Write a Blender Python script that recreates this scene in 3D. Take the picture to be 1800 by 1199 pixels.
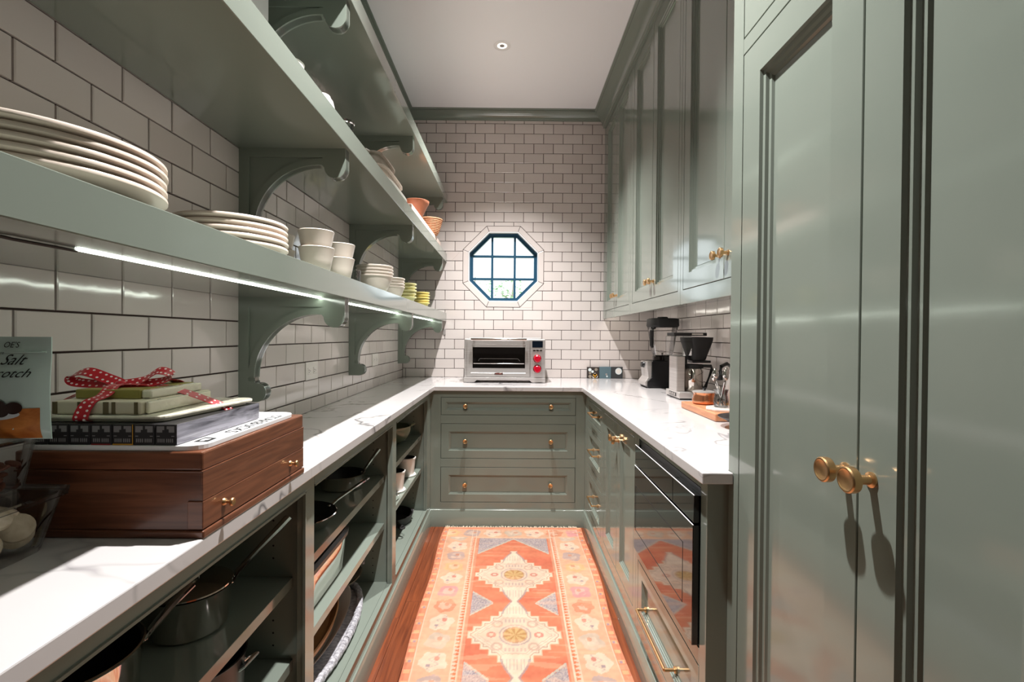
import bpy, bmesh, math, random
import numpy as np
from mathutils import Vector, Matrix, geometry
for o in list(bpy.data.objects): bpy.data.objects.remove(o)
S = bpy.context.scene
COL = S.collection
PI = math.pi
rnd = random.Random(7)

# ------------------------------------------------------------------ camera, world, exposure
CAMZ = 1.2412
def _camera():
    pitch, yaw, roll, f = .0099, -.0040, -.0078, 844.12
    c, s = math.cos, math.sin
    r = Vector((c(yaw), s(yaw), 0)); fw = Vector((-s(yaw)*c(pitch), c(yaw)*c(pitch), -s(pitch))); d = fw.cross(r)
    r2 = c(roll)*r + s(roll)*d; d2 = -s(roll)*r + c(roll)*d
    cam = bpy.data.cameras.new('camera'); cam.sensor_width = 36; cam.lens = f/1800*36; cam.clip_start = .02
    o = bpy.data.objects.new('camera', cam); COL.objects.link(o)
    m = Matrix.Identity(4)
    for i in range(3): m[i][0] = r2[i]; m[i][1] = -d2[i]; m[i][2] = -fw[i]
    m[2][3] = CAMZ
    o.matrix_world = m
    S.camera = o
_camera()
W = bpy.data.worlds.new('world'); S.world = W; W.use_nodes = True
W.node_tree.nodes['Background'].inputs[0].default_value = (.92, .97, 1.0, 1)
W.node_tree.nodes['Background'].inputs[1].default_value = 1.15
vs = S.view_settings
vs.view_transform = 'Standard'; vs.look = 'None'; vs.gamma = 1; vs.use_curve_mapping = False
vs.exposure = 1.42
SPOT_W = 156          # recessed ceiling lamps
LED_E = 10.0          # shelf light strip
UCL_E = 1.6          # under-cabinet light strip

# ------------------------------------------------------------------ materials
def lin(c):
    return tuple(((v/255)/12.92 if v/255 <= .04045 else ((v/255+.055)/1.055)**2.4) for v in c)
MAT = {}
def mat(name, rgb=(128,128,128), rough=.4, metal=0., spec=.5, bump=None, coat=0., trans=0., emit=None, alpha=1., ior=1.45, noise=None, sheen=0.):
    m = bpy.data.materials.new(name); m.use_nodes = True
    nt = m.node_tree; b = nt.nodes['Principled BSDF']
    c = (*lin(rgb), 1)
    b.inputs['Base Color'].default_value = c
    b.inputs['Roughness'].default_value = rough; b.inputs['Metallic'].default_value = metal
    b.inputs['Specular IOR Level'].default_value = spec; b.inputs['IOR'].default_value = ior
    b.inputs['Coat Weight'].default_value = coat; b.inputs['Coat Roughness'].default_value = .08
    b.inputs['Transmission Weight'].default_value = trans
    b.inputs['Sheen Weight'].default_value = sheen
    if emit: b.inputs['Emission Color'].default_value = (*lin(emit[0]), 1); b.inputs['Emission Strength'].default_value = emit[1]
    tc = nt.nodes.new('ShaderNodeTexCoord')
    if bump:
        n = nt.nodes.new('ShaderNodeTexNoise'); n.inputs['Scale'].default_value = bump[0]; n.inputs['Detail'].default_value = 2
        nt.links.new(tc.outputs['Object'], n.inputs['Vector'])
        bp = nt.nodes.new('ShaderNodeBump'); bp.inputs['Strength'].default_value = bump[1]; bp.inputs['Distance'].default_value = bump[2] if len(bump) > 2 else .002
        nt.links.new(n.outputs['Fac'], bp.inputs['Height']); nt.links.new(bp.outputs[0], b.inputs['Normal'])
    if noise:   # (scale xyz, second colour, contrast lo, hi)
        mp = nt.nodes.new('ShaderNodeMapping'); mp.inputs['Scale'].default_value = noise[0]
        n = nt.nodes.new('ShaderNodeTexNoise'); n.inputs['Scale'].default_value = 1; n.inputs['Detail'].default_value = 5; n.inputs['Distortion'].default_value = .6
        r = nt.nodes.new('ShaderNodeValToRGB'); r.color_ramp.elements[0].position = noise[2]; r.color_ramp.elements[1].position = noise[3]
        r.color_ramp.elements[0].color = c; r.color_ramp.elements[1].color = (*lin(noise[1]), 1)
        nt.links.new(tc.outputs['Object'], mp.inputs[0]); nt.links.new(mp.outputs[0], n.inputs['Vector']); nt.links.new(n.outputs['Fac'], r.inputs[0]); nt.links.new(r.outputs[0], b.inputs['Base Color'])
    MAT[name] = m
    return m

mat('paint', (124,132,122), .13, spec=.5, coat=.35, bump=(30,.03,.002))
mat('grout', (70,54,50), .9, bump=(300,.3,.001))
mat('plaster', (206,202,196), .8)
mat('ceiling', (246,245,247), .9, bump=(120,.05))
mat('brass', (212,170,122), .34, metal=1, bump=(300,.03))
mat('copper', (222,152,112), .24, metal=1, bump=(90,.05))
mat('steel', (214,209,206), .42, metal=.85, noise=((4,4,240),(200,195,192),.35,.65))
mat('chrome', (206,203,200), .07, metal=1)
mat('polished', (215,208,202), .05, metal=1)
mat('cream', (225,213,200), .3, bump=(14,.06,.003), coat=.2)
mat('plate', (234,217,202), .28, bump=(10,.05,.003), coat=.2)
mat('porcelain', (228,222,216), .18, coat=.4)
mat('yellow', (226,206,124), .3, bump=(25,.08))
mat('yellow_green', (220,213,154), .3, bump=(25,.08))
mat('gift_pink', (222,198,186), .5)
mat('terracotta', (188,122,92), .55, noise=((20,20,20),(172,108,80),.3,.7))
mat('wicker', (204,150,112), .65, noise=((60,60,160),(166,110,76),.35,.65), bump=(160,.7,.003))
mat('stoneware', (188,174,158), .45, noise=((30,30,30),(166,152,138),.3,.7))
mat('greybeige', (150,140,126), .55, noise=((25,25,25),(132,122,110),.3,.7))
mat('black', (22,22,24), .3)
mat('black_matte', (26,25,25), .6)
mat('nonstick', (38,36,36), .38, bump=(200,.05))
mat('iron', (34,31,31), .5, bump=(260,.25,.001))
mat('black_glass', (9,10,13), .04, spec=.7, coat=.5)
mat('smoked_glass', (16,14,13), .05, spec=.6)
mat('screen', (14,22,32), .08)
mat('red_knob', (188,12,40), .2, coat=.4)
mat('white_gloss', (238,236,236), .25)
mat('white_card', (232,230,230), .35)
mat('ink', (20,20,20), .6)
mat('bag', (196,216,208), .26, bump=(18,.35,.006), coat=.3)
mat('bag_orange', (214,136,66), .4, noise=((30,30,60),(160,84,28),.3,.7))
mat('bag_print_white', (214,222,222), .4)
mat('chocolate', (54,36,32), .22, coat=.3)
mat('almond', (122,72,50), .5, noise=((60,60,60),(92,52,38),.3,.7))
mat('cookie', (226,212,186), .75, noise=((70,70,70),(206,188,156),.35,.7), bump=(120,.3,.002))
mat('ribbon', (188,16,34), .4, sheen=.2)
mat('dot', (240,222,220), .5)
mat('gold_box', (150,140,72), .4)
mat('gift_cream', (212,202,180), .35)
mat('gift_brown', (104,92,64), .45)
mat('cello', (232,226,206), .16, coat=.6, bump=(60,.6,.004))
mat('pod_box', (44,42,44), .3, coat=.4)
mat('pod_wrap', (150,148,158), .2, coat=.6, noise=((60,7,70),(64,62,70),.38,.62), bump=(40,.5,.003))
mat('pod_print', (132,130,130), .5)
mat('pod_red', (150,46,42), .4); mat('pod_gold', (206,150,52), .4)
mat('frame_glare_blue', (34,74,98), .35)  # window frame paint, with the blue cast of overexposed glare put into its colour
mat('book_teal', (86,108,116), .5); mat('book_dark', (52,54,56), .5); mat('book_brown', (48,40,36), .5)
mat('grey_plate', (150,144,140), .5)
mat('silver_weave', (190,188,192), .45, noise=((60,140,60),(130,128,134),.35,.65), bump=(120,.8,.003))
mat('tray_wood', (192,142,92), .45, noise=((40,4,20),(168,116,70),.35,.65))
mat('tan_groove', (70,46,30), .6)
mat('pot_green', (120,124,100), .25, coat=.4)
mat('fringe', (232,214,190), .9)
mat('leaf', (150,176,140), .7); mat('bark', (150,140,128), .8)
mat('shadow_hole', (14,14,13), .9)
mat('grass', (150,170,120), .9, noise=((2,2,2),(170,180,140),.3,.7))
mat('led', (255,255,245), .5, emit=((244,255,240), LED_E))
mat('ucl', (255,250,240), .5, emit=((255,248,236), UCL_E))
mat('lamp_glow', (240,236,230), .5, emit=((255,246,236), .5))

def glass_mat(name, tint, mixf=.12, rough=.02):
    m = bpy.data.materials.new(name); m.use_nodes = True; nt = m.node_tree; nt.nodes.clear()
    out = nt.nodes.new('ShaderNodeOutputMaterial'); t = nt.nodes.new('ShaderNodeBsdfTransparent'); g = nt.nodes.new('ShaderNodeBsdfGlossy'); mx = nt.nodes.new('ShaderNodeMixShader'); lw = nt.nodes.new('ShaderNodeLayerWeight'); ma = nt.nodes.new('ShaderNodeMath')
    t.inputs[0].default_value = (*tint, 1); g.inputs['Roughness'].default_value = rough
    lw.inputs[0].default_value = mixf; ma.operation = 'MULTIPLY'; ma.inputs[1].default_value = .8
    nt.links.new(lw.outputs['Fresnel'], ma.inputs[0]); nt.links.new(ma.outputs[0], mx.inputs[0]); nt.links.new(t.outputs[0], mx.inputs[1]); nt.links.new(g.outputs[0], mx.inputs[2]); nt.links.new(mx.outputs[0], out.inputs[0])
    MAT[name] = m
glass_mat('pane', (.93,.97,.98), .2)
glass_mat('clear', (.98,.98,.98), .22)
glass_mat('jar_glass', (.94,.95,.95), .4)

def tile_mat():
    m = mat('tile', (206,196,190), .1, spec=.5, coat=.3)
    nt = m.node_tree; b = nt.nodes['Principled BSDF']
    oi = nt.nodes.new('ShaderNodeObjectInfo'); tc = nt.nodes.new('ShaderNodeTexCoord')
    geo = nt.nodes.new('ShaderNodeNewGeometry')
    n = nt.nodes.new('ShaderNodeTexNoise'); n.inputs['Scale'].default_value = 16; n.inputs['Detail'].default_value = 2
    nt.links.new(geo.outputs['Position'], n.inputs['Vector'])
    bp = nt.nodes.new('ShaderNodeBump'); bp.inputs['Strength'].default_value = .22; bp.inputs['Distance'].default_value = .004
    nt.links.new(n.outputs['Fac'], bp.inputs['Height']); nt.links.new(bp.outputs[0], b.inputs['Normal'])
    r = nt.nodes.new('ShaderNodeValToRGB'); r.color_ramp.elements[0].color = (*lin((204,194,189)),1); r.color_ramp.elements[1].color = (*lin((212,203,198)),1)
    nt.links.new(oi.outputs['Random'], r.inputs[0]); nt.links.new(r.outputs[0], b.inputs['Base Color'])
tile_mat()

def quartz_mat():
    m = mat('quartz', (232,227,224), .12, coat=.2)
    nt = m.node_tree; b = nt.nodes['Principled BSDF']; L = nt.links.new
    geo = nt.nodes.new('ShaderNodeNewGeometry')
    def noise(sc, det, dist=0, off=(0,0,0)):
        mp = nt.nodes.new('ShaderNodeMapping'); mp.inputs['Location'].default_value = off; L(geo.outputs['Position'], mp.inputs[0])
        n = nt.nodes.new('ShaderNodeTexNoise'); n.inputs['Scale'].default_value = sc; n.inputs['Detail'].default_value = det; n.inputs['Distortion'].default_value = dist
        L(mp.outputs[0], n.inputs['Vector']); return n.outputs['Fac']
    def mth(op, a, v=None, w=None):
        x = nt.nodes.new('ShaderNodeMath'); x.operation = op
        for i, q in enumerate((a, v, w)):
            if q is None: continue
            if isinstance(q, (int, float)): x.inputs[i].default_value = q
            else: L(q, x.inputs[i])
        return x.outputs[0]
    def vein(sc, width, off, msc, mlo):
        d = mth('ABSOLUTE', mth('SUBTRACT', noise(sc, 4, .7, off), .5))
        v = mth('SUBTRACT', 1, mth('DIVIDE', d, width)); v = mth('MAXIMUM', v, 0)
        k = nt.nodes.new('ShaderNodeMapRange'); k.inputs['From Min'].default_value = mlo; k.inputs['From Max'].default_value = mlo+.12
        L(noise(msc, 2, 0, (off[1]+3, off[0], 5)), k.inputs['Value'])
        return mth('MULTIPLY', v, k.outputs[0])
    a = vein(1.7, .012, (4.3,1.7,0), 2.6, .44); c = vein(3.1, .014, (9.1,2.2,3), 2.2, .52)
    f = mth('MINIMUM', mth('ADD', mth('MULTIPLY', a, .85), mth('MULTIPLY', c, .5)), .9)
    mx = nt.nodes.new('ShaderNodeMix'); mx.data_type = 'RGBA'
    mx.inputs[6].default_value = (*lin((203,198,197)),1); mx.inputs[7].default_value = (*lin((96,93,96)),1)
    L(f, mx.inputs[0]); L(mx.outputs[2], b.inputs['Base Color'])
quartz_mat()

def wood_mat(name, c1, c2, scale, rough=.35, coat=.2):
    m = mat(name, c1, rough, coat=coat)
    nt = m.node_tree; b = nt.nodes['Principled BSDF']; L = nt.links.new
    tc = nt.nodes.new('ShaderNodeTexCoord'); oi = nt.nodes.new('ShaderNodeObjectInfo')
    ad = nt.nodes.new('ShaderNodeVectorMath'); ad.operation = 'ADD'
    sc = nt.nodes.new('ShaderNodeVectorMath'); sc.operation = 'SCALE'; sc.inputs[0].default_value = (7,13,5); L(oi.outputs['Random'], sc.inputs['Scale'])
    L(tc.outputs['Object'], ad.inputs[0]); L(sc.outputs[0], ad.inputs[1])
    mp = nt.nodes.new('ShaderNodeMapping'); mp.inputs['Scale'].default_value = scale; L(ad.outputs[0], mp.inputs[0])
    n = nt.nodes.new('ShaderNodeTexNoise'); n.inputs['Scale'].default_value = 1; n.inputs['Detail'].default_value = 6; n.inputs['Distortion'].default_value = 1.2; L(mp.outputs[0], n.inputs['Vector'])
    r = nt.nodes.new('ShaderNodeValToRGB'); r.color_ramp.elements[0].position = .32; r.color_ramp.elements[1].position = .68
    r.color_ramp.elements[0].color = (*lin(c1),1); r.color_ramp.elements[1].color = (*lin(c2),1)
    L(n.outputs['Fac'], r.inputs[0])
    hv = nt.nodes.new('ShaderNodeHueSaturation'); mr = nt.nodes.new('ShaderNodeMapRange'); mr.inputs['To Min'].default_value = .82; mr.inputs['To Max'].default_value = 1.15
    L(oi.outputs['Random'], mr.inputs['Value']); L(mr.outputs[0], hv.inputs['Value']); L(r.outputs[0], hv.inputs['Color']); L(hv.outputs[0], b.inputs['Base Color'])
    bp = nt.nodes.new('ShaderNodeBump'); bp.inputs['Strength'].default_value = .12; bp.inputs['Distance'].default_value = .001; L(n.outputs['Fac'], bp.inputs['Height']); L(bp.outputs[0], b.inputs['Normal'])
wood_mat('floor_wood', (96,46,26), (132,68,38), (60,3,10), .3, .3)
wood_mat('chest_wood', (92,52,34), (122,74,50), (6,6,90), .32, .25)
wood_mat('board_wood', (176,116,82), (196,138,100), (40,6,60), .4, .1)

def attr_mat(name, rough=.95):
    m = bpy.data.materials.new(name); m.use_nodes = True; nt = m.node_tree; b = nt.nodes['Principled BSDF']
    a = nt.nodes.new('ShaderNodeAttribute'); a.attribute_name = 'pattern'; nt.links.new(a.outputs['Color'], b.inputs['Base Color'])
    b.inputs['Roughness'].default_value = rough; b.inputs['Specular IOR Level'].default_value = .15
    n = nt.nodes.new('ShaderNodeTexNoise'); n.inputs['Scale'].default_value = 500; bp = nt.nodes.new('ShaderNodeBump'); bp.inputs['Strength'].default_value = .4; bp.inputs['Distance'].default_value = .002
    nt.links.new(n.outputs['Fac'], bp.inputs['Height']); nt.links.new(bp.outputs[0], b.inputs['Normal'])
    MAT[name] = m
attr_mat('rug_pile')

# ------------------------------------------------------------------ mesh builder
class G:
    def __init__(s): s.v = []; s.f = []
    def add(s, vs, fs):
        o = len(s.v); s.v += [tuple(p) for p in vs]; s.f += [tuple(i+o for i in f) for f in fs]; return s
    def box(s, x0, x1, y0, y1, z0, z1):
        return s.add([(x0,y0,z0),(x1,y0,z0),(x1,y1,z0),(x0,y1,z0),(x0,y0,z1),(x1,y0,z1),(x1,y1,z1),(x0,y1,z1)],
                     [(0,3,2,1),(4,5,6,7),(0,1,5,4),(1,2,6,5),(2,3,7,6),(3,0,4,7)])
    def prism(s, pts, a, b, plane='xz'):     # pts 2-D outline; extruded a..b along the third axis
        n = len(pts)
        P = {'xz': lambda u,w,t: (u,t,w), 'yz': lambda u,w,t: (t,u,w), 'xy': lambda u,w,t: (u,w,t)}[plane]
        vs = [P(u,w,a) for u,w in pts] + [P(u,w,b) for u,w in pts]
        fs = [tuple(range(n)), tuple(range(2*n-1, n-1, -1))] + [(i,(i+1)%n,n+(i+1)%n,n+i) for i in range(n)]
        return s.add(vs, fs)
    def lathe(s, prof, c=(0,0,0), n=32, axis='z', sx=1, sy=1, power=None):
        vs = []; fs = []; m = len(prof)
        for r, h in prof:
            for k in range(n):
                a = 2*PI*k/n; ca, sa = math.cos(a), math.sin(a)
                if power:
                    q = (abs(ca)**power+abs(sa)**power)**(-1/power); ca *= q; sa *= q
                p = (r*ca*sx, r*sa*sy, h)
                if axis == 'x': p = (p[2], p[0], p[1])
                if axis == 'y': p = (p[0], p[2], p[1])
                vs.append((p[0]+c[0], p[1]+c[1], p[2]+c[2]))
        for i in range(m-1):
            for k in range(n): fs.append((i*n+k, i*n+(k+1)%n, (i+1)*n+(k+1)%n, (i+1)*n+k))
        if prof[0][0] > 1e-6: pass
        return s.add(vs, fs)
    def tube(s, path, r, n=8, caps=True, flat=1.):
        vs = []; fs = []; P = [Vector(p) for p in path]; m = len(P)
        rr = r if isinstance(r, (list, tuple)) else [r]*m
        up = Vector((0,0,1))
        for i, p in enumerate(P):
            t = (P[min(i+1,m-1)]-P[max(i-1,0)]).normalized()
            u = up if abs(t.dot(up)) < .95 else Vector((1,0,0))
            a = t.cross(u).normalized(); b = a.cross(t).normalized()
            for k in range(n):
                an = 2*PI*k/n; vs.append(p + a*math.cos(an)*rr[i] + b*math.sin(an)*rr[i]*flat)
        for i in range(m-1):
            for k in range(n): fs.append((i*n+k, i*n+(k+1)%n, (i+1)*n+(k+1)%n, (i+1)*n+k))
        if caps: fs += [tuple(range(n)), tuple(range((m-1)*n, m*n))]
        return s.add(vs, fs)
    def sphere(s, c, r, n=12, m=8, sc=(1,1,1)):
        prof = [(max(1e-5, r*math.sin(PI*i/m)), r*math.cos(PI*i/m)) for i in range(m+1)]
        g = G().lathe(prof, n=n); return s.add([(c[0]+p[0]*sc[0], c[1]+p[1]*sc[1], c[2]+p[2]*sc[2]) for p in g.v], g.f)
    def xf(s, M):
        s.v = [tuple(M @ Vector(p)) for p in s.v]; return s
    def move(s, d): s.v = [(p[0]+d[0], p[1]+d[1], p[2]+d[2]) for p in s.v]; return s
    def mesh(s, name, m, bevel=0, smooth=True, angle=35):
        me = bpy.data.meshes.new(name); me.from_pydata(s.v, [], s.f)
        if bevel:
            bm = bmesh.new(); bm.from_mesh(me)
            bmesh.ops.remove_doubles(bm, verts=bm.verts, dist=1e-6)
            bmesh.ops.recalc_face_normals(bm, faces=bm.faces)
            ed = [e for e in bm.edges if len(e.link_faces) == 2 and e.calc_face_angle(0) > .7]
            bmesh.ops.bevel(bm, geom=ed, offset=bevel, segments=2, affect='EDGES', profile=.5, clamp_overlap=True)
            bm.to_mesh(me); bm.free()
        me.materials.append(MAT[m])
        if smooth and not bevel:
            for p in me.polygons: p.use_smooth = True
            me.set_sharp_from_angle(angle=math.radians(angle))
        me.update(); return me

def obj(name, me, parent=None):
    o = bpy.data.objects.new(name, me); COL.objects.link(o)
    if parent: o.parent = parent
    return o
def part(name, g, m, parent, bevel=0, label=None, smooth=True, world=True, angle=35, kind=None):
    """g authored in world coordinates when world=True, else in the thing's own frame"""
    if world and parent is not None:
        r = parent
        while r.parent: r = r.parent
        g.move((-r.location[0], -r.location[1], -r.location[2]))
    o = obj(name, g.mesh(name, m, bevel, smooth, angle), parent)
    if label: o['label'] = label
    if kind: o['kind'] = kind
    return o
def tag(o, label, cat, group=None):
    o['label'] = label; o['category'] = cat
    if group: o['group'] = group
    return o
def thing(name, label, cat, loc=(0,0,0), rotz=0, group=None):
    o = bpy.data.objects.new(name, None); COL.objects.link(o); o.location = loc; o.rotation_euler = (0,0,rotz)
    o.empty_display_size = .05
    return tag(o, label, cat, group)
def single(name, g, m, label, cat, loc, group=None, bevel=0, rotz=0, world=False, angle=35):
    if world: g.move((-loc[0],-loc[1],-loc[2]))
    o = obj(name, g.mesh(name, m, bevel, True, angle)); o.location = loc; o.rotation_euler = (0,0,rotz)
    return tag(o, label, cat, group)
def struct(name, g, m, bevel=0, smooth=True):
    o = obj(name, g.mesh(name, m, bevel, smooth)); o['kind'] = 'structure'; return o
def dup(root, loc, rotz=None, label=None, scale=None):
    r = root.copy(); COL.objects.link(r); r.location = loc
    if rotz is not None: r.rotation_euler = (0,0,rotz)
    if scale: r.scale = scale
    if label: r['label'] = label
    for ch in list(root.children):
        c = ch.copy(); COL.objects.link(c); c.parent = r
        for gch in list(ch.children):
            d = gch.copy(); COL.objects.link(d); d.parent = c
    return r
def text(s, size, m, M, name, parent, extrude=.0002, shear=0., align='LEFT', label=None):
    cu = bpy.data.curves.new('t', 'FONT'); cu.body = s; cu.size = size; cu.extrude = extrude; cu.shear = shear; cu.align_x = align; cu.resolution_u = 3
    to = bpy.data.objects.new('t', cu); COL.objects.link(to)
    bpy.context.view_layer.update()
    me = bpy.data.meshes.new_from_object(to.evaluated_get(bpy.context.evaluated_depsgraph_get()))
    bpy.data.objects.remove(to)
    me.transform(M); me.materials.clear(); me.materials.append(MAT[m]); me.name = name
    o = obj(name, me, parent)
    if label: o['label'] = label
    return o
def frame(o, x, y):
    z = Vector(x).cross(Vector(y)); M = Matrix.Identity(4)
    for i in range(3): M[i][0] = x[i]; M[i][1] = y[i]; M[i][2] = z[i]; M[i][3] = o[i]
    return M

# ------------------------------------------------------------------ dimensions
XL, XR, YW, ZC = -.856, 1.1416, 3.8077, 3.0
HT, PZ, JT = .077, .0773, .0040
CT = .914                      # counter top
Y0 = -1.5                      # open end of the room behind the camera
YB = 3.117                     # back base cabinet face
XBL = -.512                    # left base face
XBR = .4925                    # right base face
XTALL = .544; XUP = .735
YT = 1.187                     # tall cabinet / base end

# ------------------------------------------------------------------ tiles
def tile_poly(pts, d=.007, ch=.0022):
    """pts: convex 2-D polygon (u,w); front at depth 0..d towards the room (third axis local y = -)"""
    n = len(pts); cx = sum(p[0] for p in pts)/n; cy = sum(p[1] for p in pts)/n
    def inset(p, k):
        dx, dy = cx-p[0], cy-p[1]; L = math.hypot(dx, dy) or 1
        return (p[0]+dx/L*k*1.3, p[1]+dy/L*k*1.3)
    vs = [(p[0],0,p[1]) for p in pts] + [(p[0],-d+ch*.6,p[1]) for p in pts] + [(*[inset(p,ch)[0]],-d,inset(p,ch)[1]) for p in pts]
    fs = [(i,(i+1)%n,n+(i+1)%n,n+i) for i in range(n)] + [(n+i,n+(i+1)%n,2*n+(i+1)%n,2*n+i) for i in range(n)] + [tuple(range(2*n,3*n))]
    return vs, fs
def clip(poly, a, b, c, keep=1):      # keep points with keep*(a*x+b*y-c) >= 0
    out = []
    for i, p in enumerate(poly):
        q = poly[(i+1)%len(poly)]; dp = keep*(a*p[0]+b*p[1]-c); dq = keep*(a*q[0]+b*q[1]-c)
        if dp >= 0: out.append(p)
        if dp*dq < 0: t = dp/(dp-dq); out.append((p[0]+(q[0]-p[0])*t, p[1]+(q[1]-p[1])*t))
    return out
def area(p): return abs(sum(p[i][0]*p[(i+1)%len(p)][1]-p[(i+1)%len(p)][0]*p[i][1] for i in range(len(p))))/2
WC = (-.0575, 1.790)           # window centre
R_OUT, R_IN = .318, .277       # octagon apothems (outer trim, opening)
OCT = [(math.cos(PI/4*k), math.sin(PI/4*k)) for k in range(8)]
_tcache = {}
def make_tiles(wall, rects, to_world, limit, score, octagon=False):
    """rects: list of (u0,u1,w0,w1). the best `limit` become objects, the rest one stuff part"""
    items = []
    for (u0,u1,w0,w1) in rects:
        full = [(u0,w0),(u1,w0),(u1,w1),(u0,w1)]
        polys = [full]
        if octagon and (abs((u0+u1)/2-WC[0]) < R_OUT+.1 and abs((w0+w1)/2-WC[1]) < R_OUT+.06):
            polys = []; rest = full
            for a, b in OCT:
                c = a*WC[0]+b*WC[1]+R_OUT+.0035
                o = clip(rest, a, b, c, 1)
                if len(o) > 2 and area(o) > 2e-5: polys.append(o)
                rest = clip(rest, a, b, c, -1)
                if len(rest) < 3: break
            if not polys: continue
            if abs(sum(area(p) for p in polys)-area(full)) < 1e-7: polys = [full]
        items.append((score((u0+u1)/2, (w0+w1)/2), polys, full))
    items.sort(key=lambda t: -t[0])
    rest = G()
    for i, (sc, polys, full) in enumerate(items):
        (u0,w0),(u1,w1) = full[0], full[2]; cu, cw = (u0+u1)/2, (w0+w1)/2
        if i < limit:
            if len(polys) == 1 and polys[0] is full:
                key = (round(u1-u0,4), round(w1-w0,4))
                if key not in _tcache:
                    g = G(); g.add(*tile_poly([(p[0]-cu,p[1]-cw) for p in polys[0]])); _tcache[key] = g.mesh('tile', 'tile', angle=20)
                me = _tcache[key]
            else:
                g = G()
                for p in polys: g.add(*tile_poly([(q[0]-cu,q[1]-cw) for q in p]))
                me = g.mesh('tile', 'tile', angle=20)
            o = obj('tile', me, wall); loc, rz = to_world(cu, cw)
            o.location = loc
            o.rotation_euler = (rnd.uniform(-.006,.006), rnd.uniform(-.002,.002), rz+rnd.uniform(-.005,.005))
        else:
            for p in polys:
                vs, fs = tile_poly([(q[0]-cu,q[1]-cw) for q in p]); loc, rz = to_world(cu, cw)
                M = Matrix.Translation(loc) @ Matrix.Rotation(rz, 4, 'Z')
                rest.add([tuple(M @ Vector(v)) for v in vs], fs)
    if rest.v:
        o = obj('tile_field', rest.mesh('tile_field', 'tile', angle=20), wall); o['kind'] = 'stuff'

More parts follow.
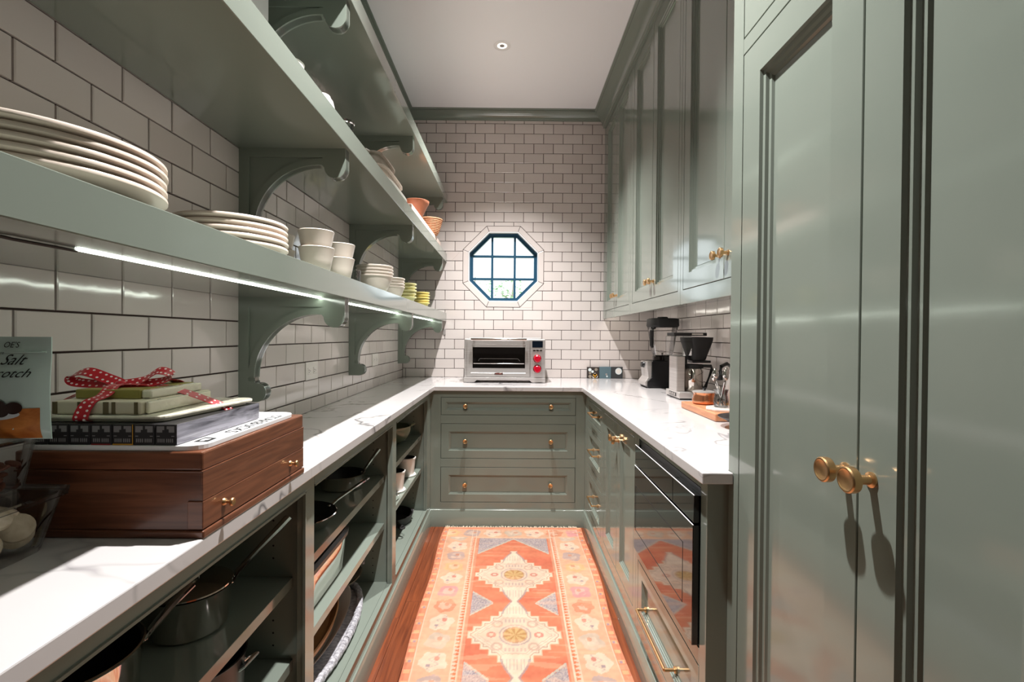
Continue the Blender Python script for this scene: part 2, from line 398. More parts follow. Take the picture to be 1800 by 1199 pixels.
# ------------------------------------------------------------------ room shell
def shell():
    # floor with planks
    fl = struct('floor', G().box(XL-.1, XR+.1, Y0, YW+.1, -.06, -.012), 'shadow_hole')
    x = -.56; k = 0; pw = .083
    cache = {}
    while x < .56:
        y = Y0 + (-.3 if k % 2 else 0) - .37*(k % 3)
        while y < YW-.4:
            L = [1.15,.9,1.4,1.05][(k*3+int(y*7)) % 4]; y1 = min(y+L, 3.3); ya = max(y, Y0)
            if y1-ya > .05:
                g = G().box(-pw/2+.0006, pw/2-.0006, 0, y1-ya-.0012, -.012, 0)
                key = round(y1-ya, 3)
                if key not in cache: cache[key] = g.mesh('plank', 'floor_wood', .0006)
                o = obj('plank', cache[key], fl); o.location = (x+pw/2, ya, 0)
            y += L
        x += pw; k += 1
    struct('ceiling', G().box(XL-.1, XR+.1, Y0, YW+.12, ZC, ZC+.05), 'ceiling')
    wl = struct('wall_left', G().box(XL-.1, XL, Y0, YW+.1, 0, ZC), 'grout')
    wr = struct('wall_right', G().box(XR, XR+.1, Y0, YW+.1, 0, ZC), 'grout')
    struct('wall_front', G().box(XL-.1, XR+.1, Y0-.1, Y0, 0, ZC), 'plaster')
    # back wall with an octagonal opening
    rc = R_IN/math.cos(PI/8)
    octv = [(WC[0]+rc*math.cos(PI/8+PI/4*k), WC[1]+rc*math.sin(PI/8+PI/4*k)) for k in range(8)]
    outer = [(XL-.1,0),(XR+.1,0),(XR+.1,ZC),(XL-.1,ZC)]
    tri = geometry.tessellate_polygon([[Vector((*p,0)) for p in outer], [Vector((*p,0)) for p in octv]])
    pts = outer+octv; g = G()
    g.add([(p[0],YW,p[1]) for p in pts], tri); g.add([(p[0],YW+.14,p[1]) for p in pts], tri)
    g.add([(p[0],YW,p[1]) for p in octv]+[(p[0],YW+.14,p[1]) for p in octv], [(i,(i+1)%8,8+(i+1)%8,8+i) for i in range(8)])
    wb = struct('wall_back', g, 'grout', smooth=False)
    # left tiles : measured phases
    zA = CAMZ+.5038; yA = .8254
    rects = []
    for r in range(-16, 11):
        z1 = zA-r*PZ; z0 = z1-PZ
        a0, a1 = max(z0+JT/2, CT+.001), min(z1-JT/2, 2.94)
        if a1-a0 < .008: continue
        c = -12 if r % 2 == 0 else -11
        while True:
            y0 = yA+c*HT; y1 = y0+2*HT; c += 2
            if y0 > YW: break
            b0, b1 = max(y0+JT/2, .12), min(y1-JT/2, YW-.008)
            if b1-b0 < .006: continue
            rects.append((b0, b1, a0, a1))
    def sl(u, w):
        vis = (.90 < w < 1.36) or (1.42 < w < 1.86) or (1.95 < w < 2.3 and u < 1.5)
        return (1 if vis and u > .75 else 0)*10 + 1/max(u,.3)**2
    make_tiles(wl, rects, lambda u,w: ((XL,u,w), PI/2), 300, sl)
    # back
    zB = CAMZ-.2586; xB = -.8254; rects = []
    for r in range(-1, 27):
        z0 = zB+r*PZ; z1 = z0+PZ; a0, a1 = max(z0+JT/2, CT+.001), min(z1-JT/2, 2.945)
        if a1-a0 < .006: continue
        c = -2 if (r+1) % 2 == 0 else -1
        while True:
            x0 = xB+c*HT; x1 = x0+2*HT; c += 2
            if x0 > XR: break
            b0, b1 = max(x0+JT/2, XL+.008), min(x1-JT/2, XR-.008)
            if b1-b0 < .006: continue
            if a0 > 1.40 and b0 > XUP+.02: continue
            rects.append((b0, b1, a0, a1))
    make_tiles(wb, rects, lambda u,w: ((u,YW,w), 0), 300, lambda u,w: -abs(u-.1)-.02*abs(w-1.6), True)
    # right
    rects = []
    for r in range(-1, 8):
        z0 = zB+r*PZ; z1 = z0+PZ; a0, a1 = max(z0+JT/2, CT+.001), min(z1-JT/2, 1.50)
        if a1-a0 < .006: continue
        c = -10 if r % 2 == 0 else -9
        while True:
            y1 = 3.1708-c*HT; y0 = y1-2*HT; c += 2
            if y1 < YT: break
            b0, b1 = max(y0+JT/2, YT+.01), min(y1-JT/2, YW-.008)
            if b1-b0 < .006: continue
            rects.append((b0, b1, a0, a1))
    make_tiles(wr, rects, lambda u,w: ((XR,u,w), -PI/2), 300, lambda u,w: -u)
shell()

# ------------------------------------------------------------------ crown and base trims
def crown_pts(h0, p=.09):
    H = ZC-h0
    q = [(0,0),(.14,0),(.14,.12),(.22,.17),(.24,.27),(.30,.40),(.42,.55),(.60,.68),(.74,.75),(.86,.78),(.86,.86),(1,.9),(1,1),(0,1)]
    return [(a*p, h0+b*H) for a, b in q]
struct('trim_1', G().prism([(YW-a, z) for a, z in crown_pts(2.937)], XL, XUP+.02, 'yz'), 'paint')
struct('trim_2', G().prism([(XL+a, z) for a, z in crown_pts(2.937)], Y0, YW, 'xz'), 'paint')
struct('trim_3', G().prism([(XUP-a, z) for a, z in crown_pts(2.885, .094)], YT, YW, 'xz'), 'paint')
def base_pts(): return [(-.02,0),(.010,0),(.010,.098),(.007,.103),(.007,.108),(.001,.112),(.001,.117),(-.004,.120),(-.02,.120)]
struct('baseboard_left', G().prism([(XBL+a, z) for a, z in base_pts()], Y0, YB, 'xz'), 'paint')
struct('baseboard_right', G().prism([(XBR-a, z) for a, z in base_pts()], YT-.02, YB, 'xz'), 'paint')
struct('baseboard_back', G().prism([(YB-a, z) for a, z in base_pts()], XBL, XBR, 'yz'), 'paint')

# ------------------------------------------------------------------ window
def window():
    w = obj('window_1', None); w['kind'] = 'structure'; w.location = (WC[0], YW, WC[1]); w['label'] = 'octagonal window with dark muntins coloured with blue glare in the white tiled wall'
    def octring(ri, ro, k): # one side
        out = []
        for r in (ri, ro):
            c = r/math.cos(PI/8)
            out.append([(c*math.cos(PI/4*k-PI/8), c*math.sin(PI/4*k-PI/8)), (c*math.cos(PI/4*k+PI/8), c*math.sin(PI/4*k+PI/8))])
        return [out[0][0], out[0][1], out[1][1], out[1][0]]
    for k in range(8):
        p = octring(R_IN, R_OUT, k)
        cx = sum(a for a,_ in p)/4; cz = sum(b for _,b in p)/4
        p2 = [(cx+(a-cx)*.986, cz+(b-cz)*.986) for a,b in p]
        part('casing_tile', G().prism(p2, -.010, .002), 'tile', w, .0015, world=False)
        # white reveal lining
        c = (R_IN-.001)/math.cos(PI/8); a0, a1 = PI/4*k-PI/8, PI/4*k+PI/8; ci = (R_IN-.008)/math.cos(PI/8)
        q = [(c*math.cos(a0),c*math.sin(a0)),(c*math.cos(a1),c*math.sin(a1)),(ci*math.cos(a1),ci*math.sin(a1)),(ci*math.cos(a0),ci*math.sin(a0))]
        part('reveal', G().prism(q, -.008, .05), 'white_gloss', w, world=False)
    g = G()
    for k in range(8):
        g.prism(octring(R_IN-.034, R_IN-.009, k), .045, .085); g.prism(octring(R_IN-.020, R_IN-.009, k), .03, .046)
    part('window_frame', g, 'frame_glare_blue', w, world=False, smooth=False)
    ri = R_IN-.03
    mx = [-.0905, .0905]
    for x in mx:
        part('muntin', G().box(x-.0095, x+.0095, .05, .08, -ri, ri), 'frame_glare_blue', w, .002, world=False)
        part('muntin', G().box(-ri, ri, .052, .078, x-.0095, x+.0095), 'frame_glare_blue', w, .002, world=False)
    cuts = [-ri-.01, -.0905, .0905, ri+.01]
    for i in range(3):
        for j in range(3):
            p = [(cuts[i],cuts[j]),(cuts[i+1],cuts[j]),(cuts[i+1],cuts[j+1]),(cuts[i],cuts[j+1])]
            for a, b in OCT: p = clip(p, a, b, ri+.004, -1)
            part('pane', G().add([(a,.066,b) for a,b in p], [tuple(range(len(p)))]), 'pane', w, world=False, smooth=False)
window()

# ------------------------------------------------------------------ counter
def counter():
    xl, xr, yf = -.487, .4675, 3.092
    pts = [(XL+.002,-.2),(xl,-.2),(xl,yf),(xr,yf),(xr,1.157),(.543,1.157),(.543,YT+.001),(XR-.008,YT+.001),(XR-.008,YW-.008),(XL+.002,YW-.008)]
    single('countertop', G().prism(pts, .886, CT, 'xy'), 'quartz', 'white quartz countertop with grey veins running around three sides', 'countertop', (0,0,.886), bevel=.0025, world=True)
counter()

# ------------------------------------------------------------------ cabinet fronts
def P3(ax, face, a, d, z):
    return (face+d, a, z) if ax == 'X' else (a, face+d, z)
def ringmesh(ax, face, a0, a1, z0, z1, loops, fill=False):
    g = G(); vs = []; fs = []
    for ins, d in loops:
        vs += [P3(ax,face,a0+ins,d,z0+ins), P3(ax,face,a1-ins,d,z0+ins), P3(ax,face,a1-ins,d,z1-ins), P3(ax,face,a0+ins,d,z1-ins)]
    for i in range(len(loops)-1):
        for k in range(4): fs.append((4*i+k, 4*i+(k+1)%4, 4*i+4+(k+1)%4, 4*i+4+k))
    if fill: n = 4*(len(loops)-1); fs.append((n,n+1,n+2,n+3))
    return g.add(vs, fs)
def front(parent, kind, ax, face, a0, a1, z0, z1, stile=.062, gap=.0025, t=.02, k=1.):
    a0 += gap; a1 -= gap; z0 += gap; z1 -= gap
    L = [(0,t),(0,.0012),(.0012,0),(stile,0)]+[(stile+a*k,b*k) for a,b in ((.0015,.004),(.006,.0045),(.0075,.0085),(.012,.009),(.014,.0125))]
    d = part(kind, ringmesh(ax, face, a0, a1, z0, z1, L), 'paint', parent, smooth=False)
    s = stile+.014*k
    part('panel', ringmesh(ax, face, a0+s, a1-s, z0+s, z1-s, [(0,.0125*k),(.0008,.0118*k)], True), 'paint', d, smooth=False)
    return d
KNOB = [(.0001,0),(.0095,0),(.0095,.002),(.006,.004),(.0055,.018),(.009,.0205),(.0155,.022),(.016,.024),(.016,.031),(.0145,.0325),(.013,.0325),(.012,.0318),(.0001,.0316)]
def knob(parent, ax, face, a, z, s=1.):
    g = G().lathe([(r*s,-h*s) for r,h in KNOB], n=24, axis='x' if ax == 'X' else 'y')
    g.move(P3(ax, face, a, 0, z)); return part('knob', g, 'brass', parent, label='round brass knob')
def pull(parent, ax, face, a0, a1, z, out=.03, r=.0045):
    g = G()
    def pt(a, d): return P3(ax, face, a, -d, z)
    g.tube([pt(a0,0), pt(a0,.006)], r*2.0); g.tube([pt(a1,0), pt(a1,.006)], r*2.0)
    g.tube([pt(a0,0), pt(a0,out)], r); g.tube([pt(a1,0), pt(a1,out)], r); g.tube([pt(a0-.008*0,out), pt(a1,out)], r)
    return part('handle', g, 'brass', parent, label='brass bar handle')
def face_frame(parent, ax, face, a0, a1, z0, z1, holes, t=.02):
    """holes: list of rectangles; frame drawn as strips between them (stiles full height, rails between)"""
    cols = sorted(set((h[0],h[1]) for h in holes)); g = G()
    def b(p0,p1,q0,q1):
        if p1-p0 < 1e-4 or q1-q0 < 1e-4: return
        if ax == 'X': g.box(face, face+t, p0, p1, q0, q1)
        else: g.box(p0, p1, face, face+t, q0, q1)
    cur = a0
    for c0, c1 in cols:
        b(cur, c0, z0, z1); cur = c1
        zz = z0
        for h in sorted([h for h in holes if (h[0],h[1]) == (c0,c1)], key=lambda h: h[2]):
            b(c0, c1, zz, h[2]); zz = h[3]
        b(c0, c1, zz, z1)
    b(cur, a1, z0, z1)
    return part('face_frame', g, 'paint', parent, .0009)

# back drawer unit
def back_unit():
    t = thing('drawer_cabinet', 'sage green cabinet with three wide drawers below the toaster oven', 'cabinet', (0,YB,0))
    z = [(.158,.388),(.443,.671),(.726,.843)]
    holes = [(-.4465,.4315,a,b) for a,b in z]
    face_frame(t, 'Y', YB, XBL, XBR, .119, .8855, holes)
    part('body', G().box(XBL, XBR, YB+.0215, YW-.012, .02, .884), 'paint', t)
    for (h, st) in zip(holes, (.05,.05,.03)):
        d = front(t, 'drawer', 'Y', YB, *h, stile=st)
        for x in (-.287, .269): knob(d, 'Y', YB+(.0125 if st+.014 > 0 and abs((h[2]+h[3])/2-(h[2]+h[3])/2) > 1 else .011), x, (h[2]+h[3])/2, .92)
back_unit()

# right base units
def right_base():
    t = thing('drawer_cabinet', 'sage green base cabinet with three narrow drawers and brass bar handles', 'cabinet', (XBR,2.77,0))
    holes = [(2.56,3.0,.165,.406),(2.56,3.0,.45,.682),(2.56,3.0,.727,.849)]
    face_frame(t, 'X', XBR, 2.52, YB, .119, .8855, holes)
    part('body', G().box(XBR+.0215, XR-.012, 2.521, YB+.02, .02, .884), 'paint', t)
    for h in holes:
        d = front(t, 'drawer', 'X', XBR, *h, stile=.045 if h[3]-h[2] > .15 else .03)
        pull(d, 'X', XBR+.011, 2.70, 2.86, (h[2]+h[3])/2+.0, .036)
    t = thing('base_cabinet', 'sage green base cabinet with a pair of tall panelled doors', 'cabinet', (XBR,2.19,0))
    face_frame(t, 'X', XBR, 1.845, 2.519, .119, .8855, [(1.885,2.49,.176,.850)])
    part('body', G().box(XBR+.0215, XR-.012, 1.846, 2.519, .02, .884), 'paint', t)
    d = front(t, 'door', 'X', XBR, 1.885, 2.1885, .176, .850); knob(d, 'X', XBR, 2.155, .775)
    d = front(t, 'door', 'X', XBR, 2.1865, 2.49, .176, .850); knob(d, 'X', XBR, 2.22, .775)
    t = thing('appliance_cabinet', 'sage green end cabinet housing the black glass oven above a drawer', 'cabinet', (XBR,1.5,0))
    face_frame(t, 'X', XBR, YT, 1.844, .119, .8855, [(1.225,1.815,.172,.397),(1.225,1.815,.440,.857)])
    part('body', G().box(XBR+.0215, XR-.012, YT+.012, 1.844, .02, .43), 'paint', t)
    part('side_panel', G().box(XBR+.0215, XR-.012, 1.82, 1.844, .43, .884), 'paint', t); part('side_panel', G().box(XBR+.0215, XR-.012, YT+.012, 1.215, .43, .884), 'paint', t)
    part('end_panel', G().box(XBR+.0003, XTALL+.12, YT-.0015, YT+.0115, .0, .886), 'paint', t)
    d = front(t, 'drawer', 'X', XBR, 1.225, 1.815, .172, .397, stile=.05); pull(d, 'X', XBR+.011, 1.42, 1.735, .25, .036, .005)
    # oven
    o = thing('built_in_oven', 'black glass built-in oven set into the end cabinet', 'oven', (XBR,1.52,.44))
    part('body', G().box(XBR+.004, XR-.1, 1.2285, 1.8115, .4435, .8535), 'black', o, .002)
    part('control_panel', G().box(XBR-.016, XBR+.006, 1.392, 1.8095, .764, .834), 'black_glass', o, .0012)
    part('display_panel', G().box(XBR-.016, XBR+.006, 1.2305, 1.390, .764, .834), 'black_glass', o, .0012)
    dr = part('oven_door', G().box(XBR-.018, XBR+.006, 1.2305, 1.8095, .4465, .757), 'black_glass', o, .0015)
    part('chrome_glint', G().box(XBR-.0185, XBR-.016, 1.2305, 1.8095, .7573, .7587), 'white_gloss', dr)  # trim lines in white, standing in for the bright reflection of chrome
    part('chrome_glint', G().box(XBR-.0165, XBR-.014, 1.2305, 1.8095, .8345, .8358), 'white_gloss', o)
    g = G(); y0, y1, z0, z1 = 1.30, 1.79, .52, .685
    for b in ((y0,y1,z0,z0+.0016),(y0,y1,z1-.0016,z1),(y1-.0016,y1,z0,z1),(y0,y0+.0016,z0,z1)): g.box(XBR-.0186, XBR-.0178, *b)
    part('window_outline', g, 'black_matte', dr)
right_base()

# uppers
def uppers():
    labs = ['green wall cabinet with two panelled doors against the tiled end wall',
            'green wall cabinet with two panelled doors, middle of the row of three',
            'green wall cabinet with two panelled doors beside the tall cupboard']
    spans = [(2.945,YW-.012,2.978,3.735),(2.079,2.943,2.108,2.898),(YT+.002,2.077,1.262,2.048)]
    for lab, (a0,a1,d0,d1) in zip(labs, spans):
        t = thing('wall_cabinet', lab, 'cabinet', (XUP,(a0+a1)/2,1.384), group='green wall cabinets over the counter')
        face_frame(t, 'X', XUP, a0, a1, 1.384, 2.90, [(d0,d1,1.443,2.878)])
        part('body', G().box(XUP+.0215, XR-.009, a0, a1, 1.44, 2.95), 'paint', t)
        m = (d0+d1)/2
        d = front(t, 'door', 'X', XUP, d0, m+.001, 1.443, 2.878, stile=.064, k=1.5, gap=.003); knob(d, 'X', XUP, m-.032, 1.53)
        d = front(t, 'door', 'X', XUP, m-.001, d1, 1.443, 2.878, stile=.064, k=1.5, gap=.003); knob(d, 'X', XUP, m+.032, 1.53)
        part('light_strip', G().box(XUP+.03, XUP+.10, a0+.05, a1-.05, 1.434, 1.4395), 'ucl', t, label='glowing strip light under the cabinet')
uppers()

def tall():
    t = thing('tall_cabinet', 'tall glossy sage green cupboard with paired doors and brass knobs', 'cabinet', (XTALL,.7,0))
    ya, yb = -.05, YT-.0022
    cols = [(.746,1.134),(.42,.744)]
    holes = []
    for c in cols: holes += [(*c,.13,1.906),(*c,1.942,2.86)]
    # the pair shares one opening, so the frame has a single wide hole per tier
    face_frame(t, 'X', XTALL, ya, yb, 0, 2.93, [(.42,1.134,.13,1.906),(.42,1.134,1.942,2.86)])
    part('body', G().box(XTALL+.0215, XR-.009, ya, yb, .0, 2.99), 'paint', t)
    part('plinth', G().box(XTALL-.008, XTALL+.001, ya, yb-.01, 0, .11), 'paint', t, .002)
    part('cornice', G().prism([(XTALL-a*.8, z) for a,z in crown_pts(2.91)], ya, yb, 'xz'), 'paint', t)
    for z0, z1 in ((.13,1.906),(1.942,2.86)):
        for i, (a0, a1) in enumerate(((.744,1.134),(.42,.746))):
            d = front(t, 'door', 'X', XTALL, a0, a1, z0, z1, stile=.074, k=1.7)
            if z0 < 1: knob(d, 'X', XTALL, .772 if i == 0 else .716, 1.03, 1.25)
tall()

# ------------------------------------------------------------------ left open base units
def left_units():
    units = [(-.2,1.262,'open green base unit holding steel saucepans, near its stacked boxes',.0,1.205),
             (1.2625,2.1735,'open green base unit with frying pans, roasting tin and oval trays',1.2625,2.100),
             (2.174,YB-.0005,'open green base unit in the corner with pots and iron skillets',2.1745,2.985)]
    for i, (a0,a1,lab,o0,o1) in enumerate(units):
        t = thing('open_base_unit', lab.replace(', near its stacked boxes',''), 'cabinet', (XBL,(a0+a1)/2,0))
        g = G()
        # face frame: rails and right-hand stile, facing +X
        g.box(XBL-.02, XBL, a0, a1, .119, .150).box(XBL-.02, XBL, a0, a1, .847, .886)
        g.box(XBL-.02, XBL, o1, a1, .150, .847)
        if i == 0: g.box(XBL-.02, XBL, a0, .0, .150, .847)
        part('face_frame', g, 'paint', t, .0009)
        part('bead', G().box(XBL-.004, XBL+.003, o1-.004, o1+.001, .150, .847).box(XBL-.004, XBL+.003, o0, o1, .843, .848).box(XBL-.004,XBL+.003,o0,o1,.1495,.1545), 'paint', t)
        g = G().box(XL+.001, XBL-.021, a0, a1, .10, .1495).box(XL+.001, XBL-.021, a0, a1, .87, .885).box(XL+.001, XL+.012, a0, a1, .15, .87)
        g.box(XL+.012, XBL-.021, o1+.018, a1, .15, .87)
        if i == 0: g.box(XL+.012, XBL-.021, a0, a0+.02, .15, .87)
        part('carcass', g, 'paint', t)
        for zt in (.622, .411):
            part('shelf', G().box(XL+.013, -.55, (a0 if i else a0+.02)+.001, o1+.017, zt-.026, zt), 'paint', t, .001)
        g = G()
        for z in [.19+.032*k for k in range(20)]:
            if abs(z-.61) < .03 or abs(z-.40) < .03: continue
            g.lathe([(.0001,0),(.0026,0)], c=(-.60, o1+.0175, z), n=8, axis='y')
        part('pin_hole', g, 'shadow_hole', t, kind='stuff')
left_units()

# ------------------------------------------------------------------ wall shelves with brackets
def bracket_geo():
    def arc(cx, cz, r, a0, a1, n): return [(cx+r*math.cos(math.radians(a0+(a1-a0)*k/n)), cz+r*math.sin(math.radians(a0+(a1-a0)*k/n))) for k in range(n+1)]
    nose = [(.262,0),(.334,0)] + arc(.301,-.059,.033,0,-180,12) + [(.262,-.052)]
    foot = arc(.058,-.297,.03,100,-90,12) + [(0,-.327),(0,-.262),(.052,-.262)]
    A = arc(.251,-.251,.2,90,180,18)
    body = [(0,0),(.334,0)] + arc(.301,-.059,.033,0,-180,12) + [(.260,-.0515)] + A + [(.052,-.262)] + arc(.058,-.297,.03,100,-90,12) + [(0,-.327)]
    g = G(); T = .0175
    g.prism(body, -.012, .012)
    g.prism(nose, -T, T); g.prism(foot, -T, T)
    g.prism([(0,0),(.034,0),(.034,-.262),(0,-.262)], -T, T)
    g.prism([(.034,0),(.262,0),(.262,-.028),(.034,-.028)], -T, T)
    B = arc(.251,-.251,.219,90,180,18)
    g.prism(A + B[::-1], -T, T)
    g.prism([(.251,-.030),(.262,-.030),(.262,-.0515),(.251,-.051)], -T, T)
    return g
def shelves():
    me = bracket_geo().mesh('bracket', 'paint', angle=25)
    labs = {0:'lowest long green wall shelf with a glowing light strip underneath', 1:'middle long green wall shelf carrying baking dishes and a basket', 2:'topmost long green wall shelf close below the ceiling'}
    YS = (1.5215, 2.5475, 3.659)
    for i, z in enumerate((1.356, 1.822, 2.288)):
        t = thing('wall_shelf', labs[i], 'shelf', (XL, 2, z))
        part('board', G().box(XL+.0075, -.505, -.2, YW-.0075, z, z+.065), 'paint', t, .0015)
        for y in YS:
            o = obj('bracket', me, t); o.location = (.0075-.003, y-2, 0)
        if i == 0:
            for y0, y1 in ((.66,YS[0]-.019),(YS[0]+.019,YS[1]-.019),(YS[1]+.019,YS[2]-.019)):
                part('light_strip', G().box(-.596, -.590, y0, y1, z-.0022, z-.0003), 'led', t, label='thin glowing white light strip')
            part('wire', G().tube([(-.60,.54,z-.001),(-.598,.58,z-.003),(-.595,.63,z-.003),(-.594,.66,z-.003)], .0022, 6), 'black', t)
shelves()

# ------------------------------------------------------------------ recessed lamps
def lamps():
    for x, y, lab in ((-.062,2.925,'small white recessed ceiling lamp above the toaster oven side'),(-.062,1.15,'small white recessed ceiling lamp above the middle of the aisle')):
        t = thing('ceiling_lamp', lab, 'lamp', (x,y,ZC), group='recessed lamps in the ceiling')
        part('trim_ring', G().lathe([(.030,0),(.030,-.002),(.034,-.0035),(.048,-.003),(.052,-.0012),(.052,0)], n=32), 'white_gloss', t, world=False)
        part('reflector', G().lathe([(.0001,-.0012),(.016,-.0012),(.0305,-.0006)], n=24), 'lamp_glow', t, world=False)
        part('bulb', G().lathe([(.0001,-.004),(.010,-.0035),(.015,-.0015)], n=20), 'grey_plate', t, world=False)
        l = bpy.data.lights.new('lamp_beam', 'SPOT'); l.energy = SPOT_W; l.spot_size = math.radians(106); l.spot_blend = 1.0; l.shadow_soft_size = .022; l.color = (1,.985,.975)
        lo = bpy.data.objects.new('lamp_beam', l); COL.objects.link(lo); lo.parent = t; lo.location = (0,0,-.028)
lamps()
#@@OBJECTS
# ------------------------------------------------------------------ rug
def rug():
    x0, x1, ya, yb, cx = -.415, .447, .30, 3.082, .03
    nx, ny = 216, 560
    us = np.linspace(-.43, .43, nx); vv = np.linspace(ya, yb, ny)
    U, V = np.meshgrid(us, vv); A = np.abs(U)
    rs = np.random.RandomState(3)
    def c(*t): return np.array(lin(t))
    def smooth(sx, sy):
        a = rs.rand(ny//sy+3, nx//sx+3); yi = np.linspace(0, a.shape[0]-2.001, ny); xi = np.linspace(0, a.shape[1]-2.001, nx)
        y0 = yi.astype(int); x0_ = xi.astype(int); fy = (yi-y0)[:,None]; fx = (xi-x0_)[None]
        return a[y0][:,x0_]*(1-fy)*(1-fx)+a[y0+1][:,x0_]*fy*(1-fx)+a[y0][:,x0_+1]*(1-fy)*fx+a[y0+1][:,x0_+1]*fy*fx
    C = np.zeros((ny,nx,3))
    def put(mask, col, al=1.): C[mask] = C[mask]*(1-al)+np.array(col)*al
    peach, cream, grey, field, red = c(216,166,134), c(220,192,168), c(158,144,140), c(210,132,98), c(203,110,84)
    blue, pink, yel, pale, orange = c(166,150,148), c(212,142,146), c(214,174,122), c(190,176,158), c(204,126,96)
    vt = yb-V                                  # distance from the far end
    C[:] = orange
    put(A < .418, c(216,138,106))
    band = (A < .395) & (vt > .035); put(band, peach)
    # border motifs: big rosettes alternate with hooked cream figures
    P = .125; n0 = smooth(5,5)
    for end in (False, True):
        s = U if end else V-2.93; w = (vt-.092) if end else (A-.318)
        k = np.floor(s/P+.5).astype(int); d = s-k*P
        cols = [pale, cream, orange, pink, cream, yel, blue, cream]
        reg = ((vt > .04) & (vt < .15) & (A < .40)) if end else ((A > .25) & (A < .392) & (vt > .15))
        for i, col in enumerate(cols):
            m = reg & (k % 8 == i)
            rr = (d/.052)**2+(w/.05)**2; wob = 1+.22*np.sin((4+i%3)*np.arctan2(w, d+1e-9)+i*1.7)+.5*(n0-.5)
            if i in (1,4,7):
                put(m & (rr < 1.15*wob), cream, .85); put(m & (np.abs(w-.018*np.sin(d*120)) < .004) & (rr < .9), grey, .5); put(m & (((d-.018)/.012)**2+((w+.012)/.012)**2 < 1), c(190,96,84), .7); put(m & (((d+.022)/.008)**2+((w-.018)/.009)**2 < 1), c(110,96,120), .6)
            else:
                put(m & (rr < wob), col, .72); put(m & (rr < .30*wob) & (n0 > .35), cream, .5); put(m & (((d-.014)/.014)**2+((w+.008)/.012)**2 < 1), c(196,124,92), .6)
    # guards
    for a0, a1, col in ((.392,.398,cream),(.245,.250,cream),(.218,.224,cream)):
        put((A > a0) & (A < a1) & (vt > .03), col, .8)
    e = .155; put((np.abs(vt-e) < .003) & (A < .25), cream, .8); put((np.abs(vt-.036) < .003) & (A < .4), cream, .7)
    g = (A > .224) & (A < .245) & (vt > e); put(g, c(206,120,84)); put(g & (np.abs((V/.022) % 1-.5)*2 < (A-.222)/.024), cream, .8)
    put((A > .20) & (A < .218) & (vt > e+.01), c(206,142,112))
    # outer tick border
    put((A > .40) & (A < .425) & ((V/.06) % 1 < .35), c(226,176,128), .7); put((A > .404) & (A < .418) & ((V/.12) % 1 < .12), c(120,116,150), .6)
    # field
    F = (A < .205) & (vt > e+.012)
    n1 = smooth(60, 5); n2 = smooth(14, 14)
    C[F] = (field*(1-n1[...,None])+red*n1[...,None])[F]
    F2 = F & (A < .198)
    # spandrels
    line = 2.90-(A/.2)*.20
    sp = F2 & (V > line+.012); put(sp, blue); put(F2 & (np.abs(V-line-.006) < .008), pale)
    sp2 = F2 & (V < 2.5) & (np.abs((V-2.205+.25) % .5-.25) < (A-.105)*.95); put(sp2, blue); put(F2 & (V < 2.5) & (np.abs(np.abs((V-2.205+.25) % .5-.25)-(A-.098)*.95) < .006) & (A > .098), pale)
    dots = rs.rand(ny,nx) > .62; put((sp | sp2) & dots, c(196,176,164), .6); dots = rs.rand(ny,nx) > .9; put((sp | sp2) & dots, c(110,98,118), .6)
    # medallions
    dv = np.where(V > 2.70, V-2.47, (V-2.47+.25) % .5-.25); q = .026
    q = .036
    st = np.floor(A/q)*q/.215+np.floor((np.abs(dv)+.012)/q)*q/.190
    M = F2 & (st < .93) & (np.abs(dv) < .20)
    def erode(m, n):
        m = m.copy()
        for _ in range(n): m = m & np.roll(m,1,0) & np.roll(m,-1,0) & np.roll(m,1,1) & np.roll(m,-1,1)
        return m
    put(M, c(214,178,150))
    M1, M2, M3, M4 = erode(M,1), erode(M,3), erode(M,4), erode(M,10)
    put(M & ~M1, c(206,170,140)); put(M1 & ~M2, cream); put(M2 & ~M3, c(156,128,112), .75); put(M3, c(222,190,166)); M5 = erode(M4,1); put(M4 & ~M5, c(170,140,124), .6); put(M5, c(218,184,160))
    hook = M3 & ~M4 & (np.abs(((A+np.abs(dv))/.018) % 1-.5) < .16); put(hook, c(176,148,130), .5)
    neck = F2 & (np.abs(dv) < .27) & (A < .010+.045*np.abs(np.cos(PI*(np.abs(dv)-.13)/.24))) & (np.abs(dv) > .125); put(neck, cream); put(F2 & (np.abs(dv) < .26) & (np.abs(A-(.013+.045*np.abs(np.cos(PI*(np.abs(dv)-.13)/.24)))) < .005) & (np.abs(dv) > .15), grey, .7)
    put(neck & (np.abs((A/.014) % 1-.5) < .18) & (np.abs(dv) > .15) & (np.abs(dv) < .21), grey, .5)
    oc = (U/.062)**2+(dv/.062)**2; put(M & (oc < 1.25) & (oc > 1.0), grey, .7); put(M & (oc < .62), c(196,160,110)); put(M & (oc < .62) & (np.sin(8*np.arctan2(dv,U+1e-9)) > .2), c(170,120,76), .7); put(M & (np.abs(oc-.68) < .07), c(150,110,90), .6)
    for sx in (.10,):
        r1 = ((A-sx)/.02)**2+(dv/.018)**2; put(M & (r1 < 1), c(186,110,96), .75); put(M & (r1 < .25), cream, .8)
    put(M & (A < .05) & (np.abs(np.abs(dv)-.095) < .012) & (np.abs((A/.016) % 1-.5) < .25), grey, .6)
    hk = np.hypot(A-.075, np.abs(dv)-.075); put(M & (np.abs(hk-.02) < .005), c(180,150,132), .7)
    # wear
    wn = smooth(3, 3)*.5+n2*.5; C *= (.64+.25*wn)[...,None]
    abr = smooth(40, 3); C[:] = C*(1-.22*(abr > .72)[...,None])+np.array(peach)*.22*(abr > .72)[...,None]
    X = cx+U*(1+0*V)+.010*np.sin(V*2.6+.4)*np.sign(U)*(A/.43)-.006*np.sin(V*7)*(A/.43)**3
    Z = .009+.0015*np.sin(V*9)*(A/.43)**2
